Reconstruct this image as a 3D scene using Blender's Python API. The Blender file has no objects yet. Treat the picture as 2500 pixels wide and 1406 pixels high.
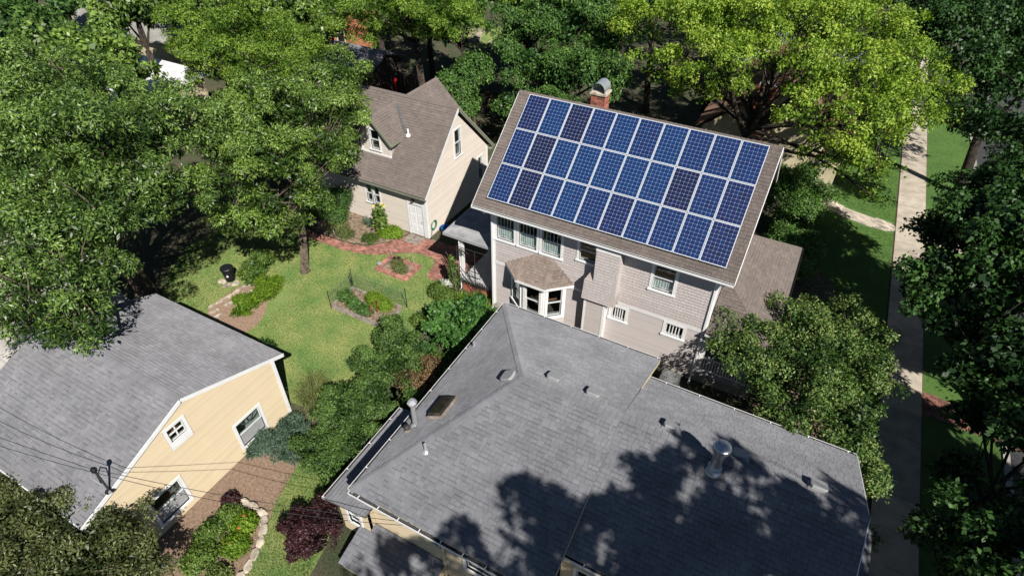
import bpy, math, random
import numpy as np
from mathutils import Vector, Matrix

# ------------------------------------------------------------------ camera, sky, sun, exposure
SC = bpy.context.scene
COL = SC.collection
R = math.radians

CAM_POS = Vector((11.263, -19.211, 19.837))
YAW, PITCH, ROLL = -0.4914, 0.6970, 0.0078
_f = Vector((math.sin(YAW) * math.cos(PITCH), math.cos(YAW) * math.cos(PITCH), -math.sin(PITCH)))
_r = Vector((math.cos(YAW), -math.sin(YAW), 0))
_u = _r.cross(_f)
_r2 = _r * math.cos(ROLL) + _u * math.sin(ROLL)
_u2 = -_r * math.sin(ROLL) + _u * math.cos(ROLL)
cd = bpy.data.cameras.new('camera')
cd.sensor_fit = 'HORIZONTAL'; cd.sensor_width = 36.0; cd.lens = 21.058
cd.clip_start = 0.1; cd.clip_end = 600
cam = bpy.data.objects.new('camera', cd); COL.objects.link(cam)
cam.matrix_world = Matrix(((_r2.x, _u2.x, -_f.x, CAM_POS.x), (_r2.y, _u2.y, -_f.y, CAM_POS.y), (_r2.z, _u2.z, -_f.z, CAM_POS.z), (0, 0, 0, 1)))
SC.camera = cam

SUN_EL, SUN_AZ = R(43.8), R(-39.0)          # azimuth measured from +x
SUN = Vector((math.cos(SUN_EL) * math.cos(SUN_AZ), math.cos(SUN_EL) * math.sin(SUN_AZ), math.sin(SUN_EL)))
wd = bpy.data.worlds.new('World'); SC.world = wd; wd.use_nodes = True
nt = wd.node_tree
sky = nt.nodes.new('ShaderNodeTexSky'); sky.sky_type = 'NISHITA'; sky.sun_disc = False
sky.sun_elevation = SUN_EL; sky.sun_rotation = math.pi / 2 - SUN_AZ
sky.altitude = 1500; sky.air_density = 0.9; sky.dust_density = 0.3
bg = nt.nodes['Background']; bg.inputs[1].default_value = 0.05
nt.links.new(sky.outputs[0], bg.inputs[0])
sl = bpy.data.lights.new('sun', 'SUN'); sl.energy = 5.0; sl.angle = R(0.53); sl.color = (1.0, 0.955, 0.89)
so = bpy.data.objects.new('sun', sl); COL.objects.link(so)
so.rotation_euler = SUN.to_track_quat('Z', 'Y').to_euler(); so.location = (30, -25, 40)
SC.view_settings.view_transform = 'Standard'; SC.view_settings.look = 'None'
SC.view_settings.exposure = 0.34; SC.view_settings.gamma = 1.0
SC.view_settings.use_curve_mapping = False
SC.render.engine = 'CYCLES'
cy = SC.cycles
cy.max_bounces = 6; cy.diffuse_bounces = 2; cy.glossy_bounces = 3; cy.transmission_bounces = 4; cy.transparent_max_bounces = 8
cy.use_denoising = True; cy.sample_clamp_indirect = 4.0; cy.caustics_reflective = False; cy.caustics_refractive = False

# ------------------------------------------------------------------ materials
MAT = {}
def mk(name, col, rough=0.8, var=0.12, scale=6.0, fine=0.0, fscale=90.0, spec=0.3, metal=0.0, tint=False, bump=0.0, bscale=40.0, col2=None, coat=0.0):
    """procedural material: base colour varied by a coarse noise, a fine noise and, if asked, a per-piece tint attribute"""
    m = bpy.data.materials.new(name); m.use_nodes = True
    n = m.node_tree.nodes; l = m.node_tree.links
    p = n['Principled BSDF']
    p.inputs['Roughness'].default_value = rough; p.inputs['Metallic'].default_value = metal
    p.inputs['Specular IOR Level'].default_value = spec
    if rough >= 0.85: p.inputs['Diffuse Roughness'].default_value = 1.0
    if coat: p.inputs['Coat Weight'].default_value = coat; p.inputs['Coat Roughness'].default_value = 0.06
    geo = n.new('ShaderNodeNewGeometry')
    nz = n.new('ShaderNodeTexNoise'); nz.inputs['Scale'].default_value = scale; nz.inputs['Detail'].default_value = 4
    l.new(geo.outputs['Position'], nz.inputs['Vector'])
    mx = n.new('ShaderNodeMix'); mx.data_type = 'RGBA'
    c2 = col2 if col2 else tuple(c * (1 - 2 * var) for c in col)
    c1 = col if col2 else tuple(c * (1 + var) for c in col)
    mx.inputs['A'].default_value = (*c1, 1); mx.inputs['B'].default_value = (*c2, 1)
    mr = n.new('ShaderNodeMapRange'); mr.inputs[1].default_value = 0.33; mr.inputs[2].default_value = 0.67
    l.new(nz.outputs['Fac'], mr.inputs[0]); l.new(mr.outputs[0], mx.inputs['Factor'])
    out = mx.outputs['Result']
    def mul(sock, fac):
        q = n.new('ShaderNodeMix'); q.data_type = 'RGBA'; q.blend_type = 'MULTIPLY'; q.inputs['Factor'].default_value = 1
        l.new(sock, q.inputs['A']); l.new(fac, q.inputs['B']); return q.outputs['Result']
    if fine:
        fz = n.new('ShaderNodeTexNoise'); fz.inputs['Scale'].default_value = fscale; fz.inputs['Detail'].default_value = 2
        l.new(geo.outputs['Position'], fz.inputs['Vector'])
        fr = n.new('ShaderNodeMapRange'); fr.inputs[1].default_value = 0.3; fr.inputs[2].default_value = 0.7
        fr.inputs[3].default_value = 1 - fine; fr.inputs[4].default_value = 1 + fine
        l.new(fz.outputs['Fac'], fr.inputs[0]); out = mul(out, fr.outputs[0])
    if tint:
        at = n.new('ShaderNodeAttribute'); at.attribute_name = 'tint'
        out = mul(out, at.outputs['Fac'])
    l.new(out, p.inputs['Base Color'])
    if bump:
        bz = n.new('ShaderNodeTexNoise'); bz.inputs['Scale'].default_value = bscale; bz.inputs['Detail'].default_value = 3
        l.new(geo.outputs['Position'], bz.inputs['Vector'])
        bp = n.new('ShaderNodeBump'); bp.inputs['Strength'].default_value = bump; bp.inputs['Distance'].default_value = 0.02
        l.new(bz.outputs['Fac'], bp.inputs['Height']); l.new(bp.outputs['Normal'], p.inputs['Normal'])
    MAT[name] = m
    return m

def mk_leaf(name, dark, light, trans=0.16, rough=0.50, spec=0.35, tip=None):
    """leaf: colour from the per-leaf tint attribute, part of the light passes through"""
    m = bpy.data.materials.new(name); m.use_nodes = True
    n = m.node_tree.nodes; l = m.node_tree.links; p = n['Principled BSDF']
    at = n.new('ShaderNodeAttribute'); at.attribute_name = 'tint'
    rp = n.new('ShaderNodeValToRGB'); e = rp.color_ramp.elements
    e[0].position = 0.0; e[0].color = (*dark, 1); e[1].position = 0.85 if tip else 1.0; e[1].color = (*light, 1)
    if tip: q = e.new(1.0); q.color = (*tip, 1)
    l.new(at.outputs['Fac'], rp.inputs[0]); l.new(rp.outputs[0], p.inputs['Base Color'])
    p.inputs['Roughness'].default_value = rough; p.inputs['Specular IOR Level'].default_value = spec
    t = n.new('ShaderNodeBsdfTranslucent')
    g = n.new('ShaderNodeMix'); g.data_type = 'RGBA'; g.blend_type = 'MULTIPLY'; g.inputs['Factor'].default_value = 1
    g.inputs['B'].default_value = (1.25, 1.35, 0.55, 1)
    l.new(rp.outputs[0], g.inputs['A']); l.new(g.outputs['Result'], t.inputs['Color'])
    mx = n.new('ShaderNodeMixShader'); mx.inputs[0].default_value = trans
    l.new(p.outputs[0], mx.inputs[1]); l.new(t.outputs[0], mx.inputs[2])
    l.new(mx.outputs[0], n['Material Output'].inputs[0])
    MAT[name] = m
    return m

def mk_glass(name, tintc=(0.88, 0.93, 0.93), refl=0.06):
    m = bpy.data.materials.new(name); m.use_nodes = True
    n = m.node_tree.nodes; l = m.node_tree.links
    n.remove(n['Principled BSDF'])
    tr = n.new('ShaderNodeBsdfTransparent'); tr.inputs[0].default_value = (*tintc, 1)
    gl = n.new('ShaderNodeBsdfGlossy'); gl.inputs['Roughness'].default_value = 0.03
    fr = n.new('ShaderNodeLayerWeight'); fr.inputs[0].default_value = 0.12
    ad = n.new('ShaderNodeMath'); ad.operation = 'ADD'; ad.inputs[1].default_value = refl; ad.use_clamp = True
    l.new(fr.outputs[1], ad.inputs[0])
    mx = n.new('ShaderNodeMixShader'); l.new(ad.outputs[0], mx.inputs[0]); l.new(tr.outputs[0], mx.inputs[1]); l.new(gl.outputs[0], mx.inputs[2])
    l.new(mx.outputs[0], n['Material Output'].inputs[0])
    MAT[name] = m

mk('shingle_grey', (0.198, 0.202, 0.218), 0.9, 0.08, 0.8, 0.16, 160, tint=True, bump=0.25, bscale=120)
mk('shingle_garage', (0.200, 0.200, 0.212), 0.9, 0.08, 0.8, 0.16, 160, tint=True, bump=0.25, bscale=120)
mk('shingle_brown', (0.180, 0.150, 0.134), 0.9, 0.05, 1.2, 0.16, 150, tint=True, bump=0.25, bscale=120)
mk('shingle_bay', (0.270, 0.218, 0.184), 0.9, 0.05, 1.5, 0.16, 150, tint=True, bump=0.25, bscale=120)
mk('deck_dark', (0.06, 0.058, 0.058), 0.9)
mk('white_paint', (0.80, 0.80, 0.79), 0.45, 0.03, 3, 0.03, 60)
mk('white_frame', (0.74, 0.74, 0.73), 0.5, 0.04, 3, 0.04, 50)
mk('yellow_siding', (0.60, 0.495, 0.335), 0.6, 0.012, 2, 0.02, 60, tint=True)
mk('yellow_wall', (0.54, 0.44, 0.30), 0.7, 0.05, 2)
mk('cottage_siding', (0.69, 0.615, 0.535), 0.65, 0.012, 2, 0.02, 60, tint=True)
mk('cottage_wall', (0.50, 0.43, 0.37), 0.7, 0.05, 2)
mk('house_siding', (0.485, 0.442, 0.424), 0.65, 0.012, 2, 0.02, 60, tint=True)
mk('house_shingle', (0.515, 0.466, 0.445), 0.7, 0.012, 2, 0.02, 60, tint=True)
mk('house_wall', (0.40, 0.34, 0.31), 0.7, 0.05, 2)
mk('green_trim', (0.25, 0.26, 0.19), 0.6, 0.06, 3)
mk('grey_trim', (0.35, 0.35, 0.36), 0.6, 0.06, 3)
mk('dark_metal', (0.045, 0.043, 0.042), 0.5, 0.1, 10)
mk('black_plastic', (0.014, 0.015, 0.018), 0.38, 0.1, 10)
mk('galvanised', (0.60, 0.62, 0.64), 0.35, 0.12, 9, metal=0.85)
mk('bright_metal', (0.78, 0.79, 0.80), 0.3, 0.08, 9, metal=0.7)
mk('vent_grey', (0.34, 0.345, 0.35), 0.6, 0.05, 6)
mk('foundation', (0.30, 0.28, 0.25), 0.9, 0.2, 6, 0.15, 60)
mk('brick_red', (0.30, 0.105, 0.07), 0.85, 0.2, 7, 0.15, 60, tint=True, bump=0.3)
mk('brick_path', (0.27, 0.128, 0.100), 0.9, 0.18, 3, 0.15, 60, tint=True, bump=0.3)
mk('mortar', (0.34, 0.31, 0.28), 0.95, 0.15, 8)
mk('sand_joint', (0.16, 0.10, 0.075), 0.95, 0.2, 8)
mk('concrete', (0.46, 0.405, 0.33), 0.9, 0.12, 1.5, 0.12, 40, tint=True)
mk('concrete_grey', (0.40, 0.38, 0.35), 0.9, 0.15, 1.0, 0.12, 40)
mk('asphalt', (0.055, 0.055, 0.058), 0.9, 0.15, 2, 0.2, 80)
mk('stone', (0.44, 0.385, 0.305), 0.9, 0.22, 5, 0.15, 40, tint=True, bump=0.5, bscale=15)
mk('stone_dull', (0.36, 0.31, 0.245), 0.9, 0.25, 5, 0.2, 40, tint=True, bump=0.6, bscale=15)
mk('timber_grey', (0.22, 0.19, 0.16), 0.85, 0.2, 5, 0.15, 60)
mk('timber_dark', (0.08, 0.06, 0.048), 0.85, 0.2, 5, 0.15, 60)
mk('mulch', (0.27, 0.19, 0.135), 0.95, 0.3, 9, 0.40, 55, col2=(0.18, 0.12, 0.085), bump=0.8, bscale=50)
mk('soil', (0.20, 0.15, 0.105), 0.95, 0.3, 5, 0.35, 50, bump=0.6, bscale=40)
mk('ground', (0.075, 0.062, 0.042), 0.95, 0.3, 0.9, 0.45, 14, col2=(0.035, 0.052, 0.022), bump=0.5, bscale=20)
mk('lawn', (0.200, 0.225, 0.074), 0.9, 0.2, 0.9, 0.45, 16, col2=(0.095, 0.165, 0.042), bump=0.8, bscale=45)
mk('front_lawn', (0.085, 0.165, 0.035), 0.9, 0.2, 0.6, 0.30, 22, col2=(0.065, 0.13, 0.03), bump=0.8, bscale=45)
mk('bark', (0.13, 0.10, 0.075), 0.9, 0.3, 6, 0.25, 40, bump=0.8, bscale=22)
mk('bark_dark', (0.06, 0.048, 0.038), 0.9, 0.3, 6, 0.25, 40, bump=0.8, bscale=22)
mk('curtain', (0.80, 0.79, 0.76), 0.9, 0.08, 6)
mk('interior', (0.10, 0.08, 0.065), 0.9, 0.2, 3)
mk('door_white', (0.82, 0.82, 0.83), 0.4, 0.02, 3)
mk('hose_green', (0.03, 0.22, 0.13), 0.45, 0.1, 10)
mk('blue_plastic', (0.02, 0.10, 0.32), 0.4, 0.1, 10)
mk('solar_frame', (0.66, 0.69, 0.72), 0.4, 0.03, 6, metal=0.2)
mk('solar_back', (0.36, 0.43, 0.54), 0.35, 0.03, 6, coat=0.5)
def mk_cell(name, c):
    mk(name, c, 0.3, 0.18, 24, 0.2, 120, spec=0.5, coat=1.0)
mk_cell('cell_a', (0.006, 0.034, 0.130)); mk_cell('cell_b', (0.007, 0.026, 0.110)); mk_cell('cell_c', (0.010, 0.019, 0.085)); mk_cell('cell_d', (0.010, 0.014, 0.056))
mk('white_roof', (0.80, 0.80, 0.82), 0.5, 0.05, 1.0)
mk('flat_roof', (0.24, 0.237, 0.215), 0.9, 0.12, 0.7, 0.1, 30)
mk('slate_roof', (0.19, 0.19, 0.22), 0.9, 0.12, 0.7, 0.2, 30)
mk('brown_roof', (0.17, 0.095, 0.07), 0.9, 0.12, 0.7, 0.2, 30)
mk('cream_wall', (0.62, 0.54, 0.36), 0.8, 0.08, 1.5)
mk('terracotta_wall', (0.36, 0.14, 0.08), 0.85, 0.15, 4)
mk('red_paint', (0.55, 0.02, 0.02), 0.5, 0.1, 6)
mk('wire', (0.03, 0.03, 0.032), 0.6, 0.1, 5)
mk('net_green', (0.10, 0.20, 0.13), 0.6, 0.1, 5)
mk('skylight_dark', (0.035, 0.03, 0.024), 0.12, 0.1, 3, spec=0.6, coat=0.6)
mk('grey_floor', (0.42, 0.42, 0.43), 0.6, 0.05, 3)
mk('membrane', (0.28, 0.28, 0.29), 0.85, 0.15, 2, 0.1, 40)
mk('ac_metal_shaded', (0.10, 0.105, 0.105), 0.5, 0.08, 8)  # shade on the air conditioner is put into this dark colour
mk('orange_petal', (0.65, 0.16, 0.06), 0.6, 0.1, 5)
mk('yellow_petal', (0.75, 0.55, 0.03), 0.6, 0.1, 5)
mk('terracotta', (0.40, 0.16, 0.09), 0.8, 0.1, 5)
mk('red_rail', (0.30, 0.06, 0.05), 0.6, 0.1, 5)
mk('wheel_rubber', (0.05, 0.05, 0.05), 0.7, 0.1, 5)
mk_glass('glass'); mk_glass('glass_dim', (0.5, 0.55, 0.55), 0.08)

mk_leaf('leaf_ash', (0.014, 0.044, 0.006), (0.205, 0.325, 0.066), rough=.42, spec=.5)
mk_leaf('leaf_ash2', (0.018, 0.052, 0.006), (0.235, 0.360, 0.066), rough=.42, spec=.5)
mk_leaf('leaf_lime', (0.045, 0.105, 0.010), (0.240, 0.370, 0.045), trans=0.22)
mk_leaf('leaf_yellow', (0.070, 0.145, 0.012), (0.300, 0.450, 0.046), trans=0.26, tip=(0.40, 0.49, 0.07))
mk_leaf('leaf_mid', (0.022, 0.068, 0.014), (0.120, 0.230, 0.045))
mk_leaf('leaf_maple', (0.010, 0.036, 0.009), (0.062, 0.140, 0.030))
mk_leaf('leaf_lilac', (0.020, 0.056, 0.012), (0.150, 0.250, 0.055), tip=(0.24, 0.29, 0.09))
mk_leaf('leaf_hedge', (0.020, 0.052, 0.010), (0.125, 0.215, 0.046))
mk_leaf('leaf_gloss', (0.026, 0.042, 0.012), (0.155, 0.180, 0.060), rough=0.45, spec=0.45)
mk_leaf('leaf_wine', (0.018, 0.008, 0.010), (0.085, 0.030, 0.034), trans=0.15)
mk_leaf('leaf_juniper', (0.045, 0.090, 0.055), (0.140, 0.205, 0.140), trans=0.1)
mk_leaf('leaf_bright', (0.080, 0.170, 0.012), (0.260, 0.400, 0.035), trans=0.35)
mk_leaf('leaf_garden', (0.035, 0.085, 0.014), (0.150, 0.230, 0.040))
mk_leaf('leaf_rose', (0.024, 0.085, 0.018), (0.110, 0.240, 0.050))
mk_leaf('leaf_grass', (0.090, 0.125, 0.030), (0.300, 0.320, 0.120), trans=0.3)
mk_leaf('leaf_lawn', (0.080, 0.140, 0.030), (0.270, 0.325, 0.100), trans=0.3)
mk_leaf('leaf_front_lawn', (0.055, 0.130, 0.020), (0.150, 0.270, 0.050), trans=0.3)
mk_leaf('leaf_dry', (0.100, 0.065, 0.035), (0.260, 0.160, 0.075), trans=0.15)
mk_leaf('leaf_rust', (0.130, 0.050, 0.025), (0.330, 0.150, 0.060), trans=0.2)
mk_leaf('petal_white', (0.55, 0.55, 0.50), (0.85, 0.85, 0.80), trans=0.2)

# ------------------------------------------------------------------ object helpers
def link(o, parent=None):
    COL.objects.link(o)
    if parent is not None: o.parent = parent
    return o
def tag(o, label=None, cat=None, group=None, kind=None):
    if label: o['label'] = label
    if cat: o['category'] = cat
    if group: o['group'] = group
    if kind: o['kind'] = kind
    return o
def thing(name, label, cat, loc=(0, 0, 0), group=None):
    o = bpy.data.objects.new(name, None); o.location = loc; o.empty_display_size = 0.2
    link(o); tag(o, label, cat, group)
    o.matrix_world = Matrix.Translation(loc)
    return o
def local(o, parent):
    """the mesh of o is written in world coordinates: take its parent's place out again"""
    m = Matrix.Identity(4); p = parent
    while p is not None:
        m = m @ Matrix.Translation(-p.location); p = p.parent
    return m

class MB:
    """collects polygons in world coordinates; build() turns them into ONE mesh object"""
    def __init__(s): s.v = []; s.f = []; s.t = []
    def poly(s, pts, t=1.0):
        i = len(s.v); s.v.extend([tuple(p) for p in pts]); s.f.append(tuple(range(i, i + len(pts)))); s.t.append(t); return s
    def hexa(s, c, t=1.0):
        """eight corners: bottom ring 0-3 (counter-clockwise from above), top ring 4-7"""
        i = len(s.v); s.v.extend([tuple(p) for p in c])
        for q in ((3, 2, 1, 0), (4, 5, 6, 7), (0, 1, 5, 4), (1, 2, 6, 5), (2, 3, 7, 6), (3, 0, 4, 7)):
            s.f.append(tuple(i + k for k in q)); s.t.append(t)
        return s
    def box(s, x0, x1, y0, y1, z0, z1, t=1.0):
        return s.hexa([(x0, y0, z0), (x1, y0, z0), (x1, y1, z0), (x0, y1, z0), (x0, y0, z1), (x1, y0, z1), (x1, y1, z1), (x0, y1, z1)], t)
    def beam(s, p0, p1, w, h, up=(0, 0, 1), t=1.0, w1=None, h1=None):
        """bar from p0 to p1, w across, h along up, centred on the line"""
        p0 = Vector(p0); p1 = Vector(p1); d = (p1 - p0).normalized(); up = Vector(up)
        sd = d.cross(up)
        if sd.length < 1e-4: sd = d.cross(Vector((1, 0, 0)))
        sd.normalize(); u = sd.cross(d).normalized()
        w1 = w if w1 is None else w1; h1 = h if h1 is None else h1
        def ring(p, a, b): return [p + sd * a / 2 - u * b / 2, p + sd * a / 2 + u * b / 2, p - sd * a / 2 + u * b / 2, p - sd * a / 2 - u * b / 2]
        A, B = ring(p0, w, h), ring(p1, w1, h1)
        i = len(s.v); s.v.extend([tuple(p) for p in A + B])
        for q in ((0, 1, 2, 3), (7, 6, 5, 4), (0, 4, 5, 1), (1, 5, 6, 2), (2, 6, 7, 3), (3, 7, 4, 0)):
            s.f.append(tuple(i + k for k in q)); s.t.append(t)
        return s
    def tube(s, pts, rad, n=6, t=1.0, cap=True):
        pts = [Vector(p) for p in pts]; m = len(pts)
        if not hasattr(rad, '__len__'): rad = [rad] * m
        i = len(s.v); ref = None
        for k, p in enumerate(pts):
            d = (pts[min(k + 1, m - 1)] - pts[max(k - 1, 0)]).normalized()
            if ref is None:
                ref = d.cross(Vector((0, 0, 1)));
                if ref.length < 0.05: ref = d.cross(Vector((1, 0, 0)))
            ref = (ref - d * ref.dot(d)).normalized(); o = d.cross(ref)
            for j in range(n):
                a = 2 * math.pi * j / n
                s.v.append(tuple(p + (ref * math.cos(a) + o * math.sin(a)) * rad[k]))
        for k in range(m - 1):
            for j in range(n):
                a = i + k * n + j; b = i + k * n + (j + 1) % n
                s.f.append((a, b, b + n, a + n)); s.t.append(t)
        if cap:
            s.f.append(tuple(i + j for j in reversed(range(n)))); s.t.append(t)
            s.f.append(tuple(i + (m - 1) * n + j for j in range(n))); s.t.append(t)
        return s
    def lathe(s, c, prof, n=16, t=1.0, axis='z'):
        """prof: list of (radius, height)"""
        c = Vector(c); i = len(s.v)
        for r, h in prof:
            for j in range(n):
                a = 2 * math.pi * j / n
                s.v.append(tuple(c + Vector((r * math.cos(a), r * math.sin(a), h))))
        for k in range(len(prof) - 1):
            for j in range(n):
                a = i + k * n + j; b = i + k * n + (j + 1) % n
                s.f.append((a, b, b + n, a + n)); s.t.append(t)
        s.f.append(tuple(i + j for j in reversed(range(n)))); s.t.append(t)
        m = len(prof) - 1; s.f.append(tuple(i + m * n + j for j in range(n))); s.t.append(t)
        return s
    def mesh(s, name, mat, smooth=False):
        me = bpy.data.meshes.new(name)
        me.from_pydata(s.v, [], s.f); me.materials.append(MAT[mat])
        a = me.attributes.new('tint', 'FLOAT', 'FACE'); a.data.foreach_set('value', s.t)
        if smooth: me.polygons.foreach_set('use_smooth', [True] * len(s.f))
        me.update(); return me
    def build(s, name, mat, parent=None, label=None, cat=None, group=None, kind=None, smooth=False):
        me = s.mesh(name, mat, smooth)
        if parent is not None: me.transform(local(None, parent))
        o = bpy.data.objects.new(name, me); link(o, parent)
        return tag(o, label, cat, group, kind)

class Fr:
    """a flat frame in space: O origin, U and V in the plane, N out of it"""
    def __init__(s, O, U, V):
        s.O = Vector(O); s.U = Vector(U).normalized(); s.V = Vector(V).normalized(); s.N = s.U.cross(s.V).normalized()
    def p(s, u, v, n=0.0): return s.O + s.U * u + s.V * v + s.N * n
    def box(s, mb, u0, u1, v0, v1, n0, n1, t=1.0):
        return mb.hexa([s.p(u0, v0, n0), s.p(u1, v0, n0), s.p(u1, v1, n0), s.p(u0, v1, n0), s.p(u0, v0, n1), s.p(u1, v0, n1), s.p(u1, v1, n1), s.p(u0, v1, n1)], t)
    @staticmethod
    def of(pts):
        P = [Vector(p) for p in pts]; U = (P[1] - P[0]).normalized(); N = U.cross(P[-1] - P[0]).normalized()
        f = Fr(P[0], U, N.cross(U)); return f, [((q - P[0]).dot(f.U), (q - P[0]).dot(f.V)) for q in P]

def clip(poly, cv):
    """Sutherland-Hodgman: poly clipped by the convex, counter-clockwise polygon cv"""
    out = list(poly)
    for i in range(len(cv)):
        if not out: return []
        ax, ay = cv[i]; bx, by = cv[(i + 1) % len(cv)]
        inp, out = out, []
        def side(p): return (bx - ax) * (p[1] - ay) - (by - ay) * (p[0] - ax)
        for k in range(len(inp)):
            a, b = inp[k], inp[(k + 1) % len(inp)]; sa, sb = side(a), side(b)
            if sa >= -1e-9: out.append(a)
            if (sa > 1e-9 and sb < -1e-9) or (sa < -1e-9 and sb > 1e-9):
                t = sa / (sa - sb); out.append((a[0] + t * (b[0] - a[0]), a[1] + t * (b[1] - a[1])))
    return out
def area(p): return abs(sum(p[i][0] * p[(i + 1) % len(p)][1] - p[(i + 1) % len(p)][0] * p[i][1] for i in range(len(p)))) / 2
def inside(x, y, poly):
    c = False
    for i in range(len(poly)):
        (x1, y1), (x2, y2) = poly[i], poly[i - 1]
        if (y1 > y) != (y2 > y) and x < (x2 - x1) * (y - y1) / (y2 - y1) + x1: c = not c
    return c
_wm = cam.matrix_world.inverted()
def seen(p):
    """is the point within the picture, and how far away"""
    q = _wm @ Vector(p)
    if q.z > -0.5: return None
    x = q.x / -q.z * 21.058 / 18; y = q.y / -q.z * 21.058 / 18
    return -q.z if abs(x) < 1.0 and abs(y) < 0.5625 else None
# ------------------------------------------------------------------ builders for roofs, walls, windows
class Roof:
    """a roof part: deck slab, and on it shingles in courses (the largest in view singly, the rest joined) and ridge caps"""
    def __init__(s, house, mat, course=0.145, widths=(0.13, 0.17, 0.22, 0.27), thick=0.014, single=0, seed=1, name='roof', lo=0.88, hi=1.08):
        s.h = house; s.mat = mat; s.c = course; s.w = widths; s.t = thick; s.single = single
        s.rng = random.Random(seed); s.deck = MB(); s.items = []; s.rest = MB(); s.caps = MB(); s.name = name; s.lo = lo; s.hi = hi
    def plane(s, pts, slab=0.10, course=None):
        f, poly = Fr.of(pts)
        top = [f.p(u, v, 0) for u, v in poly]; bot = [f.p(u, v, -slab) for u, v in poly]
        s.deck.poly(top); s.deck.poly(list(reversed(bot)))
        for i in range(len(poly)):
            j = (i + 1) % len(poly); s.deck.poly([bot[i], bot[j], top[j], top[i]])
        vmax = max(v for u, v in poly); u0 = min(u for u, v in poly); u1 = max(u for u, v in poly)
        c = course or s.c; rows = int(math.ceil(vmax / c))
        for k in range(rows):
            va, vb = k * c, (k + 1) * c
            u = u0 - s.rng.random() * 0.3; sh = s.rng.uniform(0.97, 1.03)
            while u < u1:
                wi = s.rng.randrange(len(s.w)); w = s.w[wi]
                ti = s.rng.choice((0, 1, 1, 2, 2, 2, 3, 3, 4))
                r = clip([(u, va), (u + w - 0.008, va), (u + w - 0.008, vb), (u, vb)], poly)
                if len(r) > 2 and area(r) > 4e-4:
                    full = area(r) > 0.995 * (w - 0.008) * c
                    s.items.append((f, r, va, vb, full, wi, ti, u, sh, w))
                u += w
        return f
    def tone(s, ti): return s.lo + (s.hi - s.lo) * ti / 4
    def wedge(s, mb, f, r, va, vb, thick, t):
        n = len(r); top = [f.p(u, v, 0.003 + thick * (1 - 0.85 * (v - va) / (vb - va))) for u, v in r]; bot = [f.p(u, v, -0.002) for u, v in r]
        vc = vb - .26 * (vb - va); hz = lambda v: 0.003 + thick * (1 - 0.85 * (v - va) / (vb - va))
        lo = clip(r, [(-99, va - 1), (99, va - 1), (99, vc), (-99, vc)]); hi = clip(r, [(-99, vc), (99, vc), (99, vb + 1), (-99, vb + 1)])
        if len(lo) > 2: mb.poly([f.p(u, v, hz(v)) for u, v in lo], t)
        if len(hi) > 2: mb.poly([f.p(u, v, hz(v)) for u, v in hi], t * s.rng.choice((.66, .76, .88, 1.0)))      # printed shadow band of laminated shingles
        for i in range(n):
            j = (i + 1) % n
            mb.poly([bot[i], bot[j], top[j], top[i]], t * .8)
    band = 0.66
    def cap(s, p0, p1, n1, n2, w=0.15, step=0.2):
        """cap shingles along a ridge or hip between the planes with normals n1 (left of p0->p1) and n2 (right)"""
        p0 = Vector(p0); p1 = Vector(p1); L = (p1 - p0).length; d = (p1 - p0).normalized()
        a1 = n1.cross(d).normalized(); a2 = n2.cross(d).normalized()
        up = (n1 + n2).normalized()
        if (a1 - a2).dot(d.cross(up)) > 0: pass
        def side(nn, ref):
            a = nn.cross(d).normalized()
            return a if a.dot(ref) > 0 else -a
        left = Vector((0, 0, 1)).cross(d).normalized()
        a1 = side(n1, left); a2 = side(n2, -left)
        k = 0
        while k * step < L - 0.02:
            s0 = k * step; s1 = min(L, s0 + step * 1.12); t = s.tone(s.rng.choice((1, 2, 2, 3)))
            hi, lo = 0.034, 0.020
            A = p0 + d * s0; B = p0 + d * s1
            s.caps.poly([A + up * hi, B + up * lo, B + a1 * w + n1 * lo, A + a1 * w + n1 * hi][::-1], t)
            s.caps.poly([A + up * hi, A + a2 * w + n2 * hi, B + a2 * w + n2 * lo, B + up * lo][::-1], t)
            s.caps.poly([A + a1 * w + n1 * hi, A + a1 * w, A - up * 0.02, A + a2 * w, A + a2 * w + n2 * hi, A + up * hi], t)
            s.caps.poly([A + a1 * w + n1 * hi, B + a1 * w + n1 * lo, B + a1 * w, A + a1 * w], t)
            s.caps.poly([A + a2 * w + n2 * hi, A + a2 * w, B + a2 * w, B + a2 * w + n2 * lo], t)
            k += 1
    def done(s, deck_mat='deck_dark'):
        roof = s.deck.build(s.name, deck_mat, s.h); s.obj = roof
        cand = []
        if s.single:
            for i, it in enumerate(s.items):
                if it[4]:
                    d = seen(it[0].p(it[7] + it[9] / 2, (it[2] + it[3]) / 2, 0))
                    if d: cand.append((d, i))
            cand.sort(); cand = cand[:s.single]
        pick = {i for d, i in cand}; cache = {}
        for i, (f, r, va, vb, full, wi, ti, u, sh, w) in enumerate(s.items):
            if i in pick:
                key = (id(f), wi, ti)
                if key not in cache:
                    g = Fr((0, 0, 0), f.U, f.V); mb = MB()
                    s.wedge(mb, g, [(0, 0), (w - 0.008, 0), (w - 0.008, vb - va), (0, vb - va)], 0, vb - va, s.t, s.tone(ti))
                    cache[key] = mb.mesh('shingle', s.mat)
                o = bpy.data.objects.new('shingle', cache[key]); link(o, roof)
                o.location = f.p(u, va, 0) - s.h.location
            else:
                s.wedge(s.rest, f, r, va, vb, s.t * s.rng.uniform(0.7, 1.25), s.tone(ti) * sh)
        if s.rest.f: s.rest.build('shingles', s.mat, roof, kind='stuff')
        if s.caps.f: s.caps.build('ridge_caps', s.mat, roof, kind='stuff')
        return roof

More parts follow.
